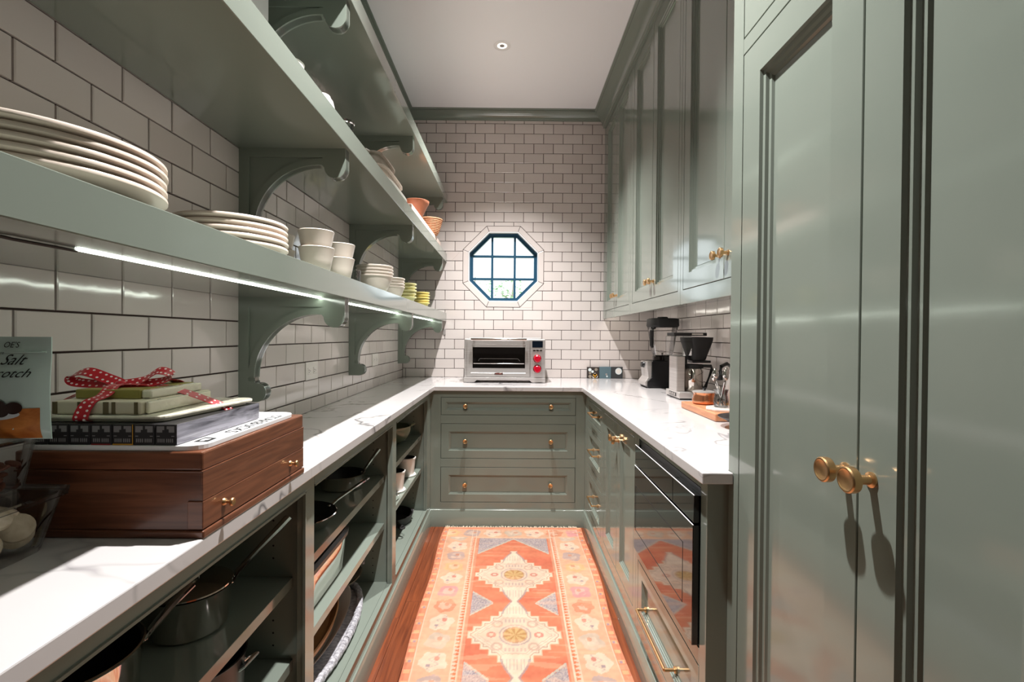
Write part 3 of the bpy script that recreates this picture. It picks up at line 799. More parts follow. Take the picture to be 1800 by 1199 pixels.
    vs = np.stack([X,V,Z],-1).reshape(-1,3)
    fs = [(j*nx+i, j*nx+i+1, (j+1)*nx+i+1, (j+1)*nx+i) for j in range(ny-1) for i in range(nx-1)]
    t = thing('rug', 'faded orange and cream oriental runner rug with stepped medallions on the wood floor', 'rug', (cx,1.7,0))
    me = bpy.data.meshes.new('pile'); me.from_pydata((vs-np.array([cx,1.7,0])).tolist(), [], fs)
    at = me.color_attributes.new('pattern', 'FLOAT_COLOR', 'POINT')
    at.data.foreach_set('color', np.concatenate([np.clip(C,0,1), np.ones((ny,nx,1))], -1).astype(np.float32).ravel())
    me.materials.append(MAT['rug_pile'])
    for p in me.polygons: p.use_smooth = True
    obj('pile', me, t)
    g = G(); B = [tuple(v) for v in vs.reshape(ny,nx,3)[0]]
    loop = [tuple(vs.reshape(ny,nx,3)[j,i]) for j, i in [(j,0) for j in range(0,ny,8)]+[(ny-1,i) for i in range(0,nx,8)]+[(ny-1-j,nx-1) for j in range(0,ny,8)]+[(0,nx-1-i) for i in range(0,nx,8)]]
    n = len(loop); g.add(loop+[(p[0],p[1],.0005) for p in loop], [(i,(i+1)%n,n+(i+1)%n,n+i) for i in range(n)])
    part('edge_binding', g, 'terracotta', t)
    g = G()
    for i in range(110):
        x = x0+.012+(x1-x0-.02)*i/109; L = rnd.uniform(.012,.030); dx = rnd.uniform(-.01,.01)
        g.tube([(x,yb-.004,.010),(x+dx*.5,yb+L*.5,.007+rnd.uniform(0,.006)),(x+dx,min(yb+L,3.1065),.003)], .0022, 5)
    part('fringe', g, 'fringe', t, kind='stuff')
rug()

# ------------------------------------------------------------------ toaster oven
def toaster():
    X0, X1, Yf, z0, z1 = -.322, .249, 3.367, .914, 1.222
    t = thing('toaster_oven', 'stainless steel toaster oven with two red knobs on the back counter', 'toaster oven', ((X0+X1)/2, Yf+.16, z0))
    part('body', G().box(X0, X1, Yf+.012, Yf+.33, .953, z1), 'steel', t, .006)
    part('top_cover', G().box(X0+.03, X1-.03, Yf+.03, Yf+.32, z1, z1+.008), 'steel', t, .003)
    b = part('base', G().prism([(X0,.952),(X0,.918),(X0+.075,.918),(X0+.09,.932),(X1-.11,.932),(X1-.095,.918),(X1,.918),(X1,.952)], Yf-.004, Yf+.32), 'steel', t, .002)
    for x in (X0+.03, X1-.04):
        for y in (Yf+.03, Yf+.28): part('foot', G().lathe([(.0001,.9145),(.014,.9145),(.015,.919),(.0001,.919)], c=(x,y,0), n=16), 'black', t)
    d = part('door', ringmesh('Y', Yf, X0+.022, .138, .956, z1-.012, [(0,.014),(0,0),(.026,0),(.030,.004),(.034,.010)]), 'steel', t, smooth=False)
    gx0, gx1, gz0, gz1 = -.262, .106, 1.016, 1.163
    part('door_panel', G().box(X0+.05, gx0, Yf+.0015, Yf+.012, .985, z1-.04).box(gx1, .112, Yf+.0015, Yf+.012, .985, z1-.04).box(gx0, gx1, Yf+.0015, Yf+.012, .985, gz0).box(gx0, gx1, Yf+.0015, Yf+.012, gz1, z1-.04), 'steel', d)
    part('door_glass', G().box(gx0, gx1, Yf+.004, Yf+.010, gz0, gz1), 'smoked_glass', d)
    part('rack', G().tube([(gx0+.006,Yf+.002,1.049),(gx1-.006,Yf+.002,1.049)], .0035, 8), 'chrome', d)
    part('rack_wire', G().tube([(gx0+.04,Yf+.003,1.066),(gx0+.05,Yf+.003,1.083),(gx1-.05,Yf+.003,1.083),(gx1-.035,Yf+.003,1.066)], .0012, 6), 'grey_plate', d)
    g = G().tube([(X0+.05,Yf-.03,1.218),(.115,Yf-.03,1.218)], .010, 12); g.tube([(X0+.07,Yf+.002,1.212),(X0+.07,Yf-.03,1.217)], .007, 10).tube([(.095,Yf+.002,1.212),(.095,Yf-.03,1.217)], .007, 10)
    part('door_handle', g, 'chrome', d)
    p = part('control_panel', G().box(.144, X1-.004, Yf-.002, Yf+.013, .955, z1-.004), 'steel', t, .002)
    part('display', G().box(.156, .229, Yf-.0035, Yf+.001, 1.163, 1.209), 'screen', p)
    for i in range(3): part('button', G().box(.160+.023*i, .179+.023*i, Yf-.0045, Yf, 1.134, 1.149), 'chrome', p, .001)
    for z in (1.085, 1.013):
        k = part('knob', G().lathe([(.0001,-.030),(.020,-.030),(.0235,-.027),(.0245,-.004)], c=(.192,Yf,z), n=28, axis='y'), 'red_knob', p, label='glossy red knob')
        part('knob_ring', G().lathe([(.0245,-.002),(.029,-.003),(.030,-.001),(.030,.0)], c=(.192,Yf,z), n=28, axis='y'), 'chrome', k)
    part('badge', G().box(-.108, -.048, Yf-.0015, Yf+.001, .970, .984), 'chrome', d, .0006)
    ro = t.location
    text('WOLF', .0155, 'pod_red', frame((-.078-ro[0], Yf-.0018-ro[1], .9722-ro[2]), (1,0,0), (0,0,1)), 'lettering', d, align='CENTER')
toaster()

# ------------------------------------------------------------------ booklets behind the counter
def booklets():
    ys = YW-.020
    for i, (a, b, h, m, lab) in enumerate(((.609,.703,.089,'book_brown','small dark box with pale flower print leaning on the tiles'),(.705,.797,.092,'book_teal','plain teal box between two patterned boxes against the tiles'),(.799,.889,.092,'book_dark','small dark teal box with a white disc print'))):
        t = thing('small_box', lab, 'box', ((a+b)/2, ys, CT), group='small boxes against the back wall')
        part('carton', G().box(a, b, ys-.012, ys+.010, CT, CT+h), m, t, .001)
        yf = ys-.0127
        def disc(x, z, r, m2, n=20, name='print'):
            part(name, G().add([(x+r*math.cos(2*PI*k/n), yf, z+r*math.sin(2*PI*k/n)) for k in range(n)], [tuple(range(n))]), m2, t, smooth=False)
        if i == 0:
            disc(a+.021, CT+.068, .013, 'bag_print_white'); disc(a+.022, CT+.043, .010, 'greybeige'); disc(a+.042, CT+.054, .010, 'bag_print_white'); disc(a+.07, CT+.07, .012, 'greybeige'); disc(a+.062, CT+.022, .017, 'pod_gold'); disc(a+.05, CT+.012, .009, 'cream'); disc(a+.074, CT+.014, .009, 'cream'); disc(a+.061, CT+.034, .009, 'cream'); disc(a+.023, CT+.016, .013, 'greybeige')
        if i == 1: disc(a+.06, CT+.017, .007, 'bag_print_white'); disc(a+.055, CT+.033, .008, 'grey_plate')
        if i == 2: disc(a+.057, CT+.058, .026, 'bag_print_white', 28); yf -= .0003; disc(a+.057, CT+.058, .019, 'porcelain', 28)
booklets()

# ------------------------------------------------------------------ blender
def blender():
    t = thing('blender', 'black countertop blender with clear jug and black lid', 'blender', (.975,3.16,CT))
    def fr(pts): return pts
    g = G()
    def loft(secs, m, name, par=t, bev=.004):
        g = G(); n = 4; vs = []; fs = []
        for (x0,x1,y0,y1,z) in secs: vs += [(x0,y0,z),(x1,y0,z),(x1,y1,z),(x0,y1,z)]
        for i in range(len(secs)-1):
            for k in range(4): fs.append((4*i+k,4*i+(k+1)%4,4*i+4+(k+1)%4,4*i+4+k))
        fs += [(3,2,1,0), tuple(4*(len(secs)-1)+k for k in range(4))]
        return part(name, g.add(vs, fs), m, par, bev)
    b = loft([(.885,1.085,3.075,3.26,.918),(.885,1.085,3.075,3.26,.958),(.912,1.08,3.078,3.255,.985),(.915,1.075,3.085,3.25,1.082),(.92,1.07,3.09,3.245,1.090)], 'black', 'base')
    loft([(.872,.886,3.085,3.25,.930),(.872,.886,3.085,3.25,.955),(.893,.916,3.09,3.245,.985),(.884,.916,3.09,3.245,1.05),(.886,.916,3.095,3.24,1.085)], 'steel', 'control_panel', b, .002)
    part('dial', G().lathe([(.0001,-.018),(.017,-.018),(.019,-.004),(.022,0)], c=(.884,3.165,1.062), n=20, axis='x'), 'black', b)
    for x in (.90,1.07):
        for y in (3.09,3.245): part('foot', G().lathe([(.0001,.9145),(.012,.9145),(.012,.92)], c=(x,y,0), n=12), 'black', t)
    part('jug_base', G().lathe([(.052,1.091),(.062,1.093),(.062,1.118),(.054,1.124)], c=(1.005,3.165,0), n=28), 'smoked_glass', t)
    part('jug', G().lathe([(.0001,1.125),(.056,1.125),(.062,1.14),(.088,1.31),(.086,1.31),(.060,1.142),(.054,1.128)], c=(1.005,3.165,0), n=32, power=4), 'clear', t, angle=50)
    part('blade', G().tube([(1.005,3.165,1.126),(1.005,3.165,1.142)], .006, 8).tube([(.975,3.165,1.148),(1.005,3.165,1.138),(1.035,3.165,1.148)], .004, 6, flat=.3), 'chrome', t)
    part('lid', G().lathe([(.0001,1.366),(.080,1.366),(.092,1.360),(.094,1.318),(.088,1.308)], c=(1.005,3.165,0), n=32, power=4), 'black_matte', t)
    part('lid_cap', G().lathe([(.0001,1.376),(.030,1.376),(.034,1.372),(.034,1.366)], c=(1.005,3.165,0), n=24), 'black_matte', t)
    part('handle', G().tube([(.945,3.14,1.305),(.925,3.12,1.302),(.918,3.11,1.285),(.918,3.11,1.19),(.924,3.115,1.176)], [.011,.012,.013,.012,.009], 10), 'black_matte', t)
blender()

# ------------------------------------------------------------------ coffee maker
def coffee():
    t = thing('coffee_maker', 'steel and black drip coffee maker with clear water tank', 'coffee maker', (.985,2.61,CT))
    b = part('base', G().box(.886,1.11,2.505,2.72,.922,.953), 'steel', t, .004)
    part('base_trim', G().box(.892,1.105,2.51,2.715,.916,.922), 'black', t)
    part('switch_plate', G().box(.8845,.887,2.55,2.66,.928,.947), 'black', b); 
    for i in range(3): part('switch', G().box(.8828,.8846,2.56+.033*i,2.583+.033*i,.931,.944), 'grey_plate', b)
    part('tower', G().box(.890,.936,2.56,2.68,.953,1.142), 'steel', t, .004)
    part('water_tank', G().prism([(.872,2.55),(.968,2.55),(.968,2.69),(.872,2.69)], 1.144, 1.250, 'xy'), 'jar_glass', t, .004)
    part('outlet_arm', G().box(.935,.96,2.59,2.65,1.10,1.143), 'black', t, .003)
    part('tank_lid', G().box(.876,1.052,2.56,2.68,1.251,1.268), 'black_matte', t, .003)
    part('vent', G().box(.97,1.03,2.5585,2.5605,1.255,1.264), 'chrome', t)
    part('brew_basket', G().lathe([(.0001,1.118),(.040,1.118),(.046,1.125),(.078,1.225),(.080,1.243),(.0001,1.246)], c=(1.018,2.62,0), n=28, power=3), 'black_matte', t)
    part('drip_stop', G().box(.985,1.085,2.585,2.655,1.105,1.118), 'black', t, .003)
    c = part('carafe', G().lathe([(.0001,.954),(.052,.954),(.056,.96),(.056,1.06),(.050,1.075),(.0001,1.075)], c=(.998,2.62,0), n=32), 'polished', t)
    part('carafe_lid', G().lathe([(.050,1.075),(.057,1.078),(.055,1.096),(.0001,1.099)], c=(.998,2.62,0), n=32), 'black_matte', c)
    part('carafe_handle', G().tube([(1.04,2.60,1.088),(1.085,2.585,1.088),(1.09,2.585,1.07),(1.058,2.59,.975),(1.045,2.6,.966)], .009, 8), 'black_matte', c)
coffee()

# ------------------------------------------------------------------ cutting board group
def board_group():
    t = thing('cutting_board', 'thick reddish wooden cutting board on the right counter', 'cutting board', (.93,2.05,CT))
    part('board', G().prism([(.800,1.86),(1.06,1.86),(1.06,2.235),(.800,2.235)], CT+.001, CT+.031, 'xy'), 'board_wood', t, .004)
    zb = CT+.0312
    t = thing('copper_pot', 'small round copper pot with a lid and metal handle', 'pot', (.872,2.145,zb))
    part('pot', G().lathe([(.0001,0),(.044,0),(.050,.006),(.052,.020),(.046,.038),(.049,.052),(.047,.052)], n=36), 'copper', t, world=False)
    l = part('lid', G().lathe([(.051,.0525),(.051,.056),(.044,.058),(.0001,.060)], n=36), 'steel', t, world=False)
    part('knob', G().lathe([(.0001,.074),(.008,.072),(.009,.068),(.004,.062),(.006,.059)], n=16), 'black', l, world=False)
    part('handle', G().tube([(-.045,-.01,.048),(-.056,-.012,.048),(-.058,-.012,.03)], .0035, 6), 'steel', t, world=False)
    t = thing('coaster', 'thin pale octagonal stone coaster under the utensil jar', 'coaster', (.872,1.965,zb))
    part('slab', G().lathe([(.0001,0),(.064,0),(.066,.003),(.066,.009),(.064,.011),(.0001,.011)], n=8), 'porcelain', t, world=False)
    zj = zb+.0115
    t = thing('utensil_jar', 'clear glass jar holding metal spoons', 'jar', (.872,1.975,zj))
    part('glass', G().lathe([(.0001,0),(.026,0),(.029,.006),(.030,.030),(.025,.050),(.025,.058),(.029,.072),(.027,.072),(.022,.056),(.022,.05),(.026,.03),(.025,.006),(.0001,.004)], n=28), 'jar_glass', t, world=False, angle=60)
    for i, (dx, dy, lx, ly, h) in enumerate(((-.010,-.006,-.030,-.012,.135),(-.004,.008,-.012,.02,.128),(.004,-.008,.008,-.02,.130),(.010,.004,.026,.01,.122),(.002,.0,.018,-.008,.138),(-.008,.006,-.02,.024,.118))):
        s = thing('spoon', 'metal spoon standing in the glass jar', 'spoon', (.872,1.975,zj+.006), group='spoons in the glass jar')
        part('handle', G().tube([(-dx,-dy,0),(lx*.75,ly*.75,h*.75)], [.0022,.0026], 6), 'chrome', s, world=False)
        part('bowl', G().sphere((lx,ly,h), .016, 12, 8, (.75,.35,1.2) if i % 2 == 0 else (.6,.5,1.25)), 'chrome', s, world=False)
    t = thing('kettle', 'white kettle with a black handle behind the utensil jar', 'kettle', (1.005,2.10,zb))
    part('body', G().lathe([(.0001,0),(.050,0),(.054,.006),(.058,.05),(.046,.13),(.036,.165),(.0001,.172)], n=32), 'white_gloss', t, world=False)
    part('lid_knob', G().sphere((0,0,.178), .009, 10, 6), 'black', t, world=False)
    part('handle', G().tube([(-.038,-.02,.168),(-.075,-.045,.185),(-.105,-.06,.175),(-.115,-.066,.14),(-.112,-.064,.118)], [.006,.008,.008,.012,.013], 10), 'black', t, world=False)
    part('spout', G().tube([(.03,.03,.09),(.06,.05,.13),(.075,.06,.16)], [.012,.009,.006], 8), 'white_gloss', t, world=False)
    t = thing('sauce_bottle', 'small dark bottle with a red cap beside the jar', 'bottle', (.945,1.965,zb))
    part('bottle', G().lathe([(.0001,0),(.017,0),(.019,.004),(.019,.032),(.010,.046),(.010,.05),(.0001,.05)], n=20), 'chocolate', t, world=False)
    part('label', G().lathe([(.0195,.010),(.0195,.028)], n=20), 'pod_gold', t, world=False)
    part('cap', G().lathe([(.0125,.047),(.0125,.072),(.0001,.073)], n=16), 'red_knob', t, world=False)
    t = thing('dark_bowl', 'shallow dark grey bowl by the wooden cutting board', 'bowl', (.865,1.735,CT))
    part('bowl', G().lathe([(.0001,.001),(.040,.001),(.046,.006),(.080,.030),(.100,.038),(.102,.041),(.098,.041),(.078,.034),(.04,.010),(.0001,.008)], n=40), 'nonstick', t, world=False)
board_group()

# ------------------------------------------------------------------ left counter: chest and what is on it
def chest():
    X0, X1, Ya, Yb = -.79, -.487, .765, 1.139
    t = thing('wooden_chest', 'reddish brown wooden cutlery chest with drawer standing on the counter', 'chest', ((X0+X1)/2,(Ya+Yb)/2,CT))
    part('base', G().box(X0-.0, X1+.001, Ya-.001, Yb+.001, CT, .9265), 'chest_wood', t, .0025)
    part('body', G().box(X0+.003, X1-.004, Ya+.003, Yb-.003, .9265, 1.0205), 'chest_wood', t, .0012)
    part('lid', G().box(X0+.002, X1-.002, Ya+.001, Yb-.001, 1.0225, 1.0525), 'chest_wood', t, .003)
    part('lid_bead', G().box(X0+.001, X1-.001, Ya, Yb, 1.0195, 1.0225), 'chest_wood', t, .0008)
    part('body_rail', G().box(X1-.0045, X1-.0012, Ya+.001, Yb-.001, .9745, 1.0195), 'chest_wood', t, .0005)
    d = part('drawer', G().box(X1-.026, X1-.001, Ya+.0005, Yb-.0005, .9285, .9735), 'chest_wood', t, .0012)
    for y in (.822, 1.069):
        part('knob', G().lathe([(.0001,0),(.0065,0),(.0055,.003),(.0028,.005),(.0028,.010),(.0068,.0125),(.0072,.015),(.006,.017),(.0001,.0165)], c=(X1-.001,y,.954), n=18, axis='x'), 'brass', d, label='small brass knob')
    # white printed board
    zt = 1.0527
    t = thing('printed_tray', 'thin white board with black lettering on top of the wooden chest', 'board', (-.645,.94,zt))
    pts = []
    for cx, cy, a0 in ((-.525,.80,-90),(-.525,1.085,0),(-.755,1.085,90),(-.755,.80,180)):
        pts += [(cx+.03*math.cos(math.radians(a0+k*15)), cy+.03*math.sin(math.radians(a0+k*15))) for k in range(7)]
    part('sheet', G().prism(pts, zt, zt+.0085, 'xy'), 'white_card', t, .001)
    ro = t.location
    text('STARBUCKS', .034, 'ink', frame((-.5235-ro[0], 1.062-ro[1], .0088), (0,-1,0), (1,0,0)), 'lettering', t)
    g = G(); y0 = .835; zz = zt+.0088
    g.add([(-.528,y0,zz),(-.505,y0-.004,zz),(-.503,y0-.034,zz),(-.526,y0-.036,zz)], [(0,1,2,3)]); part('emblem', g, 'ink', t, smooth=False)
    part('emblem_mark', G().add([(-.522,y0-.010,zz+.0003),(-.510,y0-.012,zz+.0003),(-.510,y0-.022,zz+.0003),(-.522,y0-.024,zz+.0003)], [(0,1,2,3)]).add([(-.519,y0-.027,zz+.0003),(-.512,y0-.026,zz+.0003),(-.512,y0-.030,zz+.0003),(-.519,y0-.031,zz+.0003)], [(0,1,2,3)]), 'white_card', t, smooth=False)
    # capsule sleeves
    zp = zt+.0088; h = .0335; Xa, Xb, Yp, Yq = -.776, -.535, .772, 1.024
    t = thing('capsule_pack', 'shrink-wrapped pack of black sleeves lying on the white board', 'pack', ((Xa+Xb)/2,(Yp+Yq)/2,zp))
    w = (Xb-Xa)/7
    for i in range(7):
        a = Xa+i*w; s = part('sleeve', G().box(a+.0006, a+w-.0006, Yp, Yq, zp, zp+h), 'pod_box', t, .0008)
        y = Yp-.0006
        def quad(x0,x1,z0,z1,m,nm='print'): part(nm, G().add([(a+x0*w,y,zp+z0*h),(a+x1*w,y,zp+z0*h),(a+x1*w,y,zp+z1*h),(a+x0*w,y,zp+z1*h)], [(0,1,2,3)]), m, s, smooth=False)
        g = G()
        for x0,x1,z0,z1 in ((.1,.36,.62,.92),(.66,.92,.62,.92),(.36,.45,.74,.92),(.56,.66,.78,.92),(.1,.24,.42,.46),(.78,.92,.42,.46)): g.add([(a+x0*w,y,zp+z0*h),(a+x1*w,y,zp+z0*h),(a+x1*w,y,zp+z1*h),(a+x0*w,y,zp+z1*h)], [(0,1,2,3)])
        for k in range(8):
            x0 = .14+.09*k+(.04 if k > 3 else 0); g.add([(a+x0*w,y,zp+.14*h),(a+(x0+.055)*w,y,zp+.14*h),(a+(x0+.055)*w,y,zp+.32*h),(a+x0*w,y,zp+.32*h)], [(0,1,2,3)])
        part('print', g, 'pod_print', s, smooth=False)
        if i in (3,): quad(.05,.95,0,.06,'pod_red')
        if i in (4,): quad(.05,.95,0,.07,'pod_gold'); quad(.96,1.0,0,1,'pod_gold')
    part('wrap', G().box(Xb, Xb+.0012, Yp, Yq, zp+.001, zp+h), 'pod_wrap', t)
    # gift set
    zg = zp+h+.0005
    t = thing('gift_set', 'cellophane-wrapped napkin and plate set tied with red dotted ribbon', 'gift', (-.665,.89,zg))
    pts = []
    for cx, cy, a0 in ((-.585,.805,-90),(-.560,1.00,0),(-.755,1.00,90),(-.765,.805,180)):
        pts += [(cx+.022*math.cos(math.radians(a0+k*18)), cy+.022*math.sin(math.radians(a0+k*18))) for k in range(6)]
    tr = part('tray', G().prism([(-.665+(x+.665)*.93, .89+(y-.89)*.93) for x,y in pts], zg, zg+.005, 'xy'), 'cello', t, .001)
    part('tray_rim', G().prism(pts, zg+.005, zg+.011, 'xy'), 'cello', t, .002)
    z1 = zg+.0112
    st = part('napkin_stack', G().box(-.752,-.607,.792,.975,z1,z1+.022), 'gift_cream', t, .003)
    for a, b in ((-.752,-.744),(-.711,-.706),(-.669,-.660),(-.655,-.649),(-.618,-.612)):
        part('stripe', G().box(a,b,.7912,.7922,z1+.001,z1+.021), 'gift_brown', st)
    for a, b in ((.83,.836),(.90,.905)): part('stripe', G().box(-.6075,-.6062,a,b,z1+.001,z1+.021), 'gift_brown', st)
    part('gold_box', G().box(-.742,-.632,.822,.965,z1+.022,z1+.038), 'gold_box', t, .002)
    part('cellophane', G().box(-.632,-.615,.825,.962,z1+.022,z1+.0375).box(-.6065,-.600,.80,.968,z1,z1+.021), 'cello', t, .004)
    rb = []
    def ribbon(path, wv, name='ribbon', sub=14):
        P = [Vector(p) for p in path]; pts = []
        for i in range(len(P)-1):
            p0, p1, p2, p3 = P[max(i-1,0)], P[i], P[i+1], P[min(i+2,len(P)-1)]
            for k in range(sub):
                s = k/sub; pts.append(.5*((2*p1)+(-p0+p2)*s+(2*p0-5*p1+4*p2-p3)*s*s+(-p0+3*p1-3*p2+p3)*s**3))
        pts.append(P[-1]); wv = Vector(wv); n = len(pts); vs = []; fs = []
        for i, p in enumerate(pts):
            tg = (pts[min(i+1,n-1)]-pts[max(i-1,0)]).normalized(); w2 = (wv-tg*wv.dot(tg)); nn = tg.cross(w2).normalized()*.0004
            vs += [p-w2/2-nn, p+w2/2-nn, p+w2/2+nn, p-w2/2+nn]
        for i in range(n-1):
            for k in range(4): fs.append((4*i+k,4*i+(k+1)%4,4*i+4+(k+1)%4,4*i+4+k))
        fs += [(0,1,2,3),(4*n-4,4*n-3,4*n-2,4*n-1)]
        r = part(name, G().add(vs, fs), 'ribbon', t, label='red ribbon with white dots')
        g = G()
        for i in range(3, n-2, 4):
            tg = (pts[i+1]-pts[i-1]).normalized(); w2 = (wv-tg*wv.dot(tg)); wn = w2.normalized(); nn = tg.cross(wn).normalized()
            for q in (-.27,.27):
                c0 = pts[i]+w2*q+tg*(.003 if q > 0 else 0)
                for sg in (-1,1):
                    g.add([tuple(c0+nn*sg*.0007+(tg*math.cos(2*PI*k/8)+wn*math.sin(2*PI*k/8))*.0021) for k in range(8)], [tuple(range(8))])
        part('dot', g, 'dot', r, smooth=False, kind='stuff')
    zt2 = z1+.040
    bc = (-.697,.862,zt2+.004)
    ribbon([bc,(-.690,.835,zt2+.002),(-.684,.812,z1+.030),(-.690,.789,z1+.020),(-.695,.779,z1-.004),(-.695,.790,zg-.0002)], (.022,.004,0))
    ribbon([bc,(-.66,.875,zt2+.003),(-.615,.90,z1+.028),(-.575,.925,z1+.006),(-.552,.935,zg+.004),(-.545,.937,zg-.004)], (0,.020,.004))
    ribbon([bc,(-.73,.868,zt2),(-.765,.86,z1+.028),(-.79,.855,z1+.014)], (0,.020,.002))
    ribbon([bc,(-.675,.90,zt2+.003),(-.66,.95,zt2+.001),(-.65,.985,z1+.01)], (.020,0,.003))
    ribbon([bc,(-.72,.86,zt2+.014),(-.752,.855,zt2+.026),(-.776,.853,zt2+.018),(-.768,.852,zt2+.008),(-.735,.857,zt2+.004),bc], (.004,.018,.012), 'bow_loop')
    ribbon([bc,(-.668,.875,zt2+.010),(-.645,.885,zt2+.026),(-.625,.890,zt2+.018),(-.640,.886,zt2+.008),(-.67,.872,zt2+.004),bc], (-.004,.016,.012), 'bow_loop')
    part('bow_knot', G().sphere(bc, .007, 10, 8, (1.3,1,.8)), 'ribbon', t)
chest()

# ------------------------------------------------------------------ clear tubs, cookies, almonds, pouch
def tubs():
    def tub(name, lab, cx, cy, z0, hx, hy, h, fl):
        t = thing(name, lab, 'container', (cx,cy,z0))
        def ring(k, z, ins=0): return (hx+fl*k-ins, hy+fl*k-ins, z)
        g = G(); vs = []; fs = []; n = 0
        secs = [(hx*.96,hy*.96,.001),(hx,hy,.006),(hx+fl,hy+fl,h-.006)]
        N = 28
        for (a,b,z) in secs:
            for k in range(N):
                an = 2*PI*k/N; ca, sa = math.cos(an), math.sin(an); q = (abs(ca)**8+abs(sa)**8)**(-1/8); vs.append((a*ca*q, b*sa*q, z))
        for i in range(len(secs)-1):
            for k in range(N): fs.append((i*N+k,i*N+(k+1)%N,(i+1)*N+(k+1)%N,(i+1)*N+k))
        fs.append(tuple(range(N)))
        part('tub', g.add(vs, fs), 'clear', t, world=False, angle=60)
        def rr(a, b, z): return [(a*math.cos(2*PI*k/N)*((abs(math.cos(2*PI*k/N))**8+abs(math.sin(2*PI*k/N))**8)**(-1/8)), b*math.sin(2*PI*k/N)*((abs(math.cos(2*PI*k/N))**8+abs(math.sin(2*PI*k/N))**8)**(-1/8)), z) for k in range(N)]
        A, B = hx+fl, hy+fl
        loops = [rr(A,B,h-.007), rr(A+.006,B+.006,h-.006), rr(A+.007,B+.007,h), rr(A-.002,B-.002,h+.001), rr(A-.004,B-.004,h-.003)]
        vs = sum(loops, []); fs = [(i*N+k,i*N+(k+1)%N,(i+1)*N+(k+1)%N,(i+1)*N+k) for i in range(4) for k in range(N)]
        fs.append(tuple(4*N+k for k in range(N)))
        part('lid', G().add(vs, fs), 'jar_glass', t, world=False, angle=60)
        return t
    b1 = (-.770,.640,CT); tub('cookie_tub', 'clear plastic tub of round pale cookies standing on the counter', *b1[:2], b1[2]+.0003, .076, .094, .088, .018)
    spots = [(-.045,.055,.03,60,20),(.02,.06,.028,75,30),(.045,.02,.028,62,-10),(.042,-.035,.028,70,15),(.0,.0,.022,10,0),(.012,-.05,.02,14,30),(-.04,-.02,.02,12,60),(-.04,-.06,.024,50,10),(.045,.066,.03,80,0),(.028,.03,.056,42,10),(.03,-.015,.05,20,-30),(-.005,.05,.05,24,80),(.034,-.055,.052,36,50)]
    spots += [(a*.72,b*.84,c_,d_,e_) for a,b,c_,d_,e_ in [(.066,.078,.040,58,0),(.060,.045,.064,38,25),(.066,.005,.034,66,8),(.064,-.03,.058,46,-15),(.056,-.066,.040,60,10),(.035,.078,.062,30,120),(.0,.076,.060,40,60),(-.02,.02,.062,16,20)]]
    for i, (x,y,z,ti,az) in enumerate(spots):
        g = G().lathe([(.0001,-.006),(.018,-.006),(.021,-.002),(.020,.003),(.015,.006),(.0001,.007)], n=22)
        o = single('cookie', g, 'cookie', 'round pale cookie inside the clear tub', 'cookie', (b1[0]+x,b1[1]+y,CT+z), 'cookies in the clear tub')
        o.rotation_euler = (math.radians(ti*.6), math.radians(ti), math.radians(az))
    z2 = CT+.0905
    b2 = (-.782,.642); tub('almond_tub', 'clear plastic tub of almonds stacked on the cookie tub', *b2, z2, .064, .086, .080, .010)
    g = G()
    for i in range(150):
        x, y = rnd.uniform(-.052,.052), rnd.uniform(-.074,.074); z = .008+rnd.random()*(.026+.012*math.sin(y*30))
        m = Matrix.Translation((x,y,z)) @ Matrix.Rotation(rnd.uniform(0,6.28),4,'Z') @ Matrix.Rotation(rnd.uniform(-.6,.6),4,'Y')
        s = G().sphere((0,0,0), .0115, 8, 6, (1.0,.5,.38)); s.xf(m); g.add(s.v, s.f)
    o = obj('almonds', g.mesh('almonds', 'almond')); o.location = (*b2, z2); o['kind'] = 'stuff'; tag(o, 'loose brown almonds filling the upper clear tub', 'almonds')
    # pouch
    W_, H_ = .150, .148; base = (-.7405,.700,z2+.0825)
    def surf(x, z):
        e = max(0, 1-(abs(x)/(W_/2))**2.6); v = min(1, z/.018)**.5*(1 if z < .09 else max(.0, 1-((z-.09)/.052)))
        return .0015+.022*e*v
    def wdt(z): return W_/2*(1-.035*math.sin(PI*min(z/.12,1)))
    g = G(); nx, nz = 20, 26; vs = []; fs = []
    for sg in (-1,1):
        for j in range(nz+1):
            z = H_*j/nz
            for i in range(nx+1):
                u = -1+2*i/nx; x = u*wdt(z); vs.append((x, sg*(surf(x,z) if abs(u) < .999 else .0008), z))
    n1 = (nx+1)*(nz+1)
    for s in (0,n1):
        for j in range(nz):
            for i in range(nx): a = s+j*(nx+1)+i; fs.append((a,a+1,a+nx+2,a+nx+1))
    for j in range(nz):
        for i in (0,nx): a = j*(nx+1)+i; fs.append((a,a+nx+1,a+nx+1+n1,a+n1))
    for i in range(nx):
        for j in (0,nz): a = j*(nx+1)+i; fs.append((a,a+1,a+1+n1,a+n1))
    t = thing('snack_pouch', 'pale teal snack pouch printed with chocolates on top of the tubs', 'pouch', base)
    part('pouch', g.add(vs, fs), 'bag', t, world=False, angle=60)
    part('seal_line', G().tube([(-.070+.14*k/16, -surf(-.070+.14*k/16,H_-.022)-.0003, H_-.022) for k in range(17)], .0012, 6), 'bag', t, world=False)
    def drape(verts, off=.0008): return [(v[0], -surf(v[0],max(v[2],0))-off, v[2]) for v in verts]
    def blob(cx, cz, rx, rz, m, off, name='print', n=22, rings=3):
        vs = [(cx,0,cz)]; fs = []
        for r in range(1,rings+1):
            for k in range(n): vs.append((cx+rx*r/rings*math.cos(2*PI*k/n),0,cz+rz*r/rings*math.sin(2*PI*k/n)))
        fs += [(0,1+k,1+(k+1)%n) for k in range(n)]
        for r in range(rings-1): fs += [(1+r*n+k,1+r*n+(k+1)%n,1+(r+1)*n+(k+1)%n,1+(r+1)*n+k) for k in range(n)]
        part(name, G().add(drape(vs,off), fs), m, t, world=False)
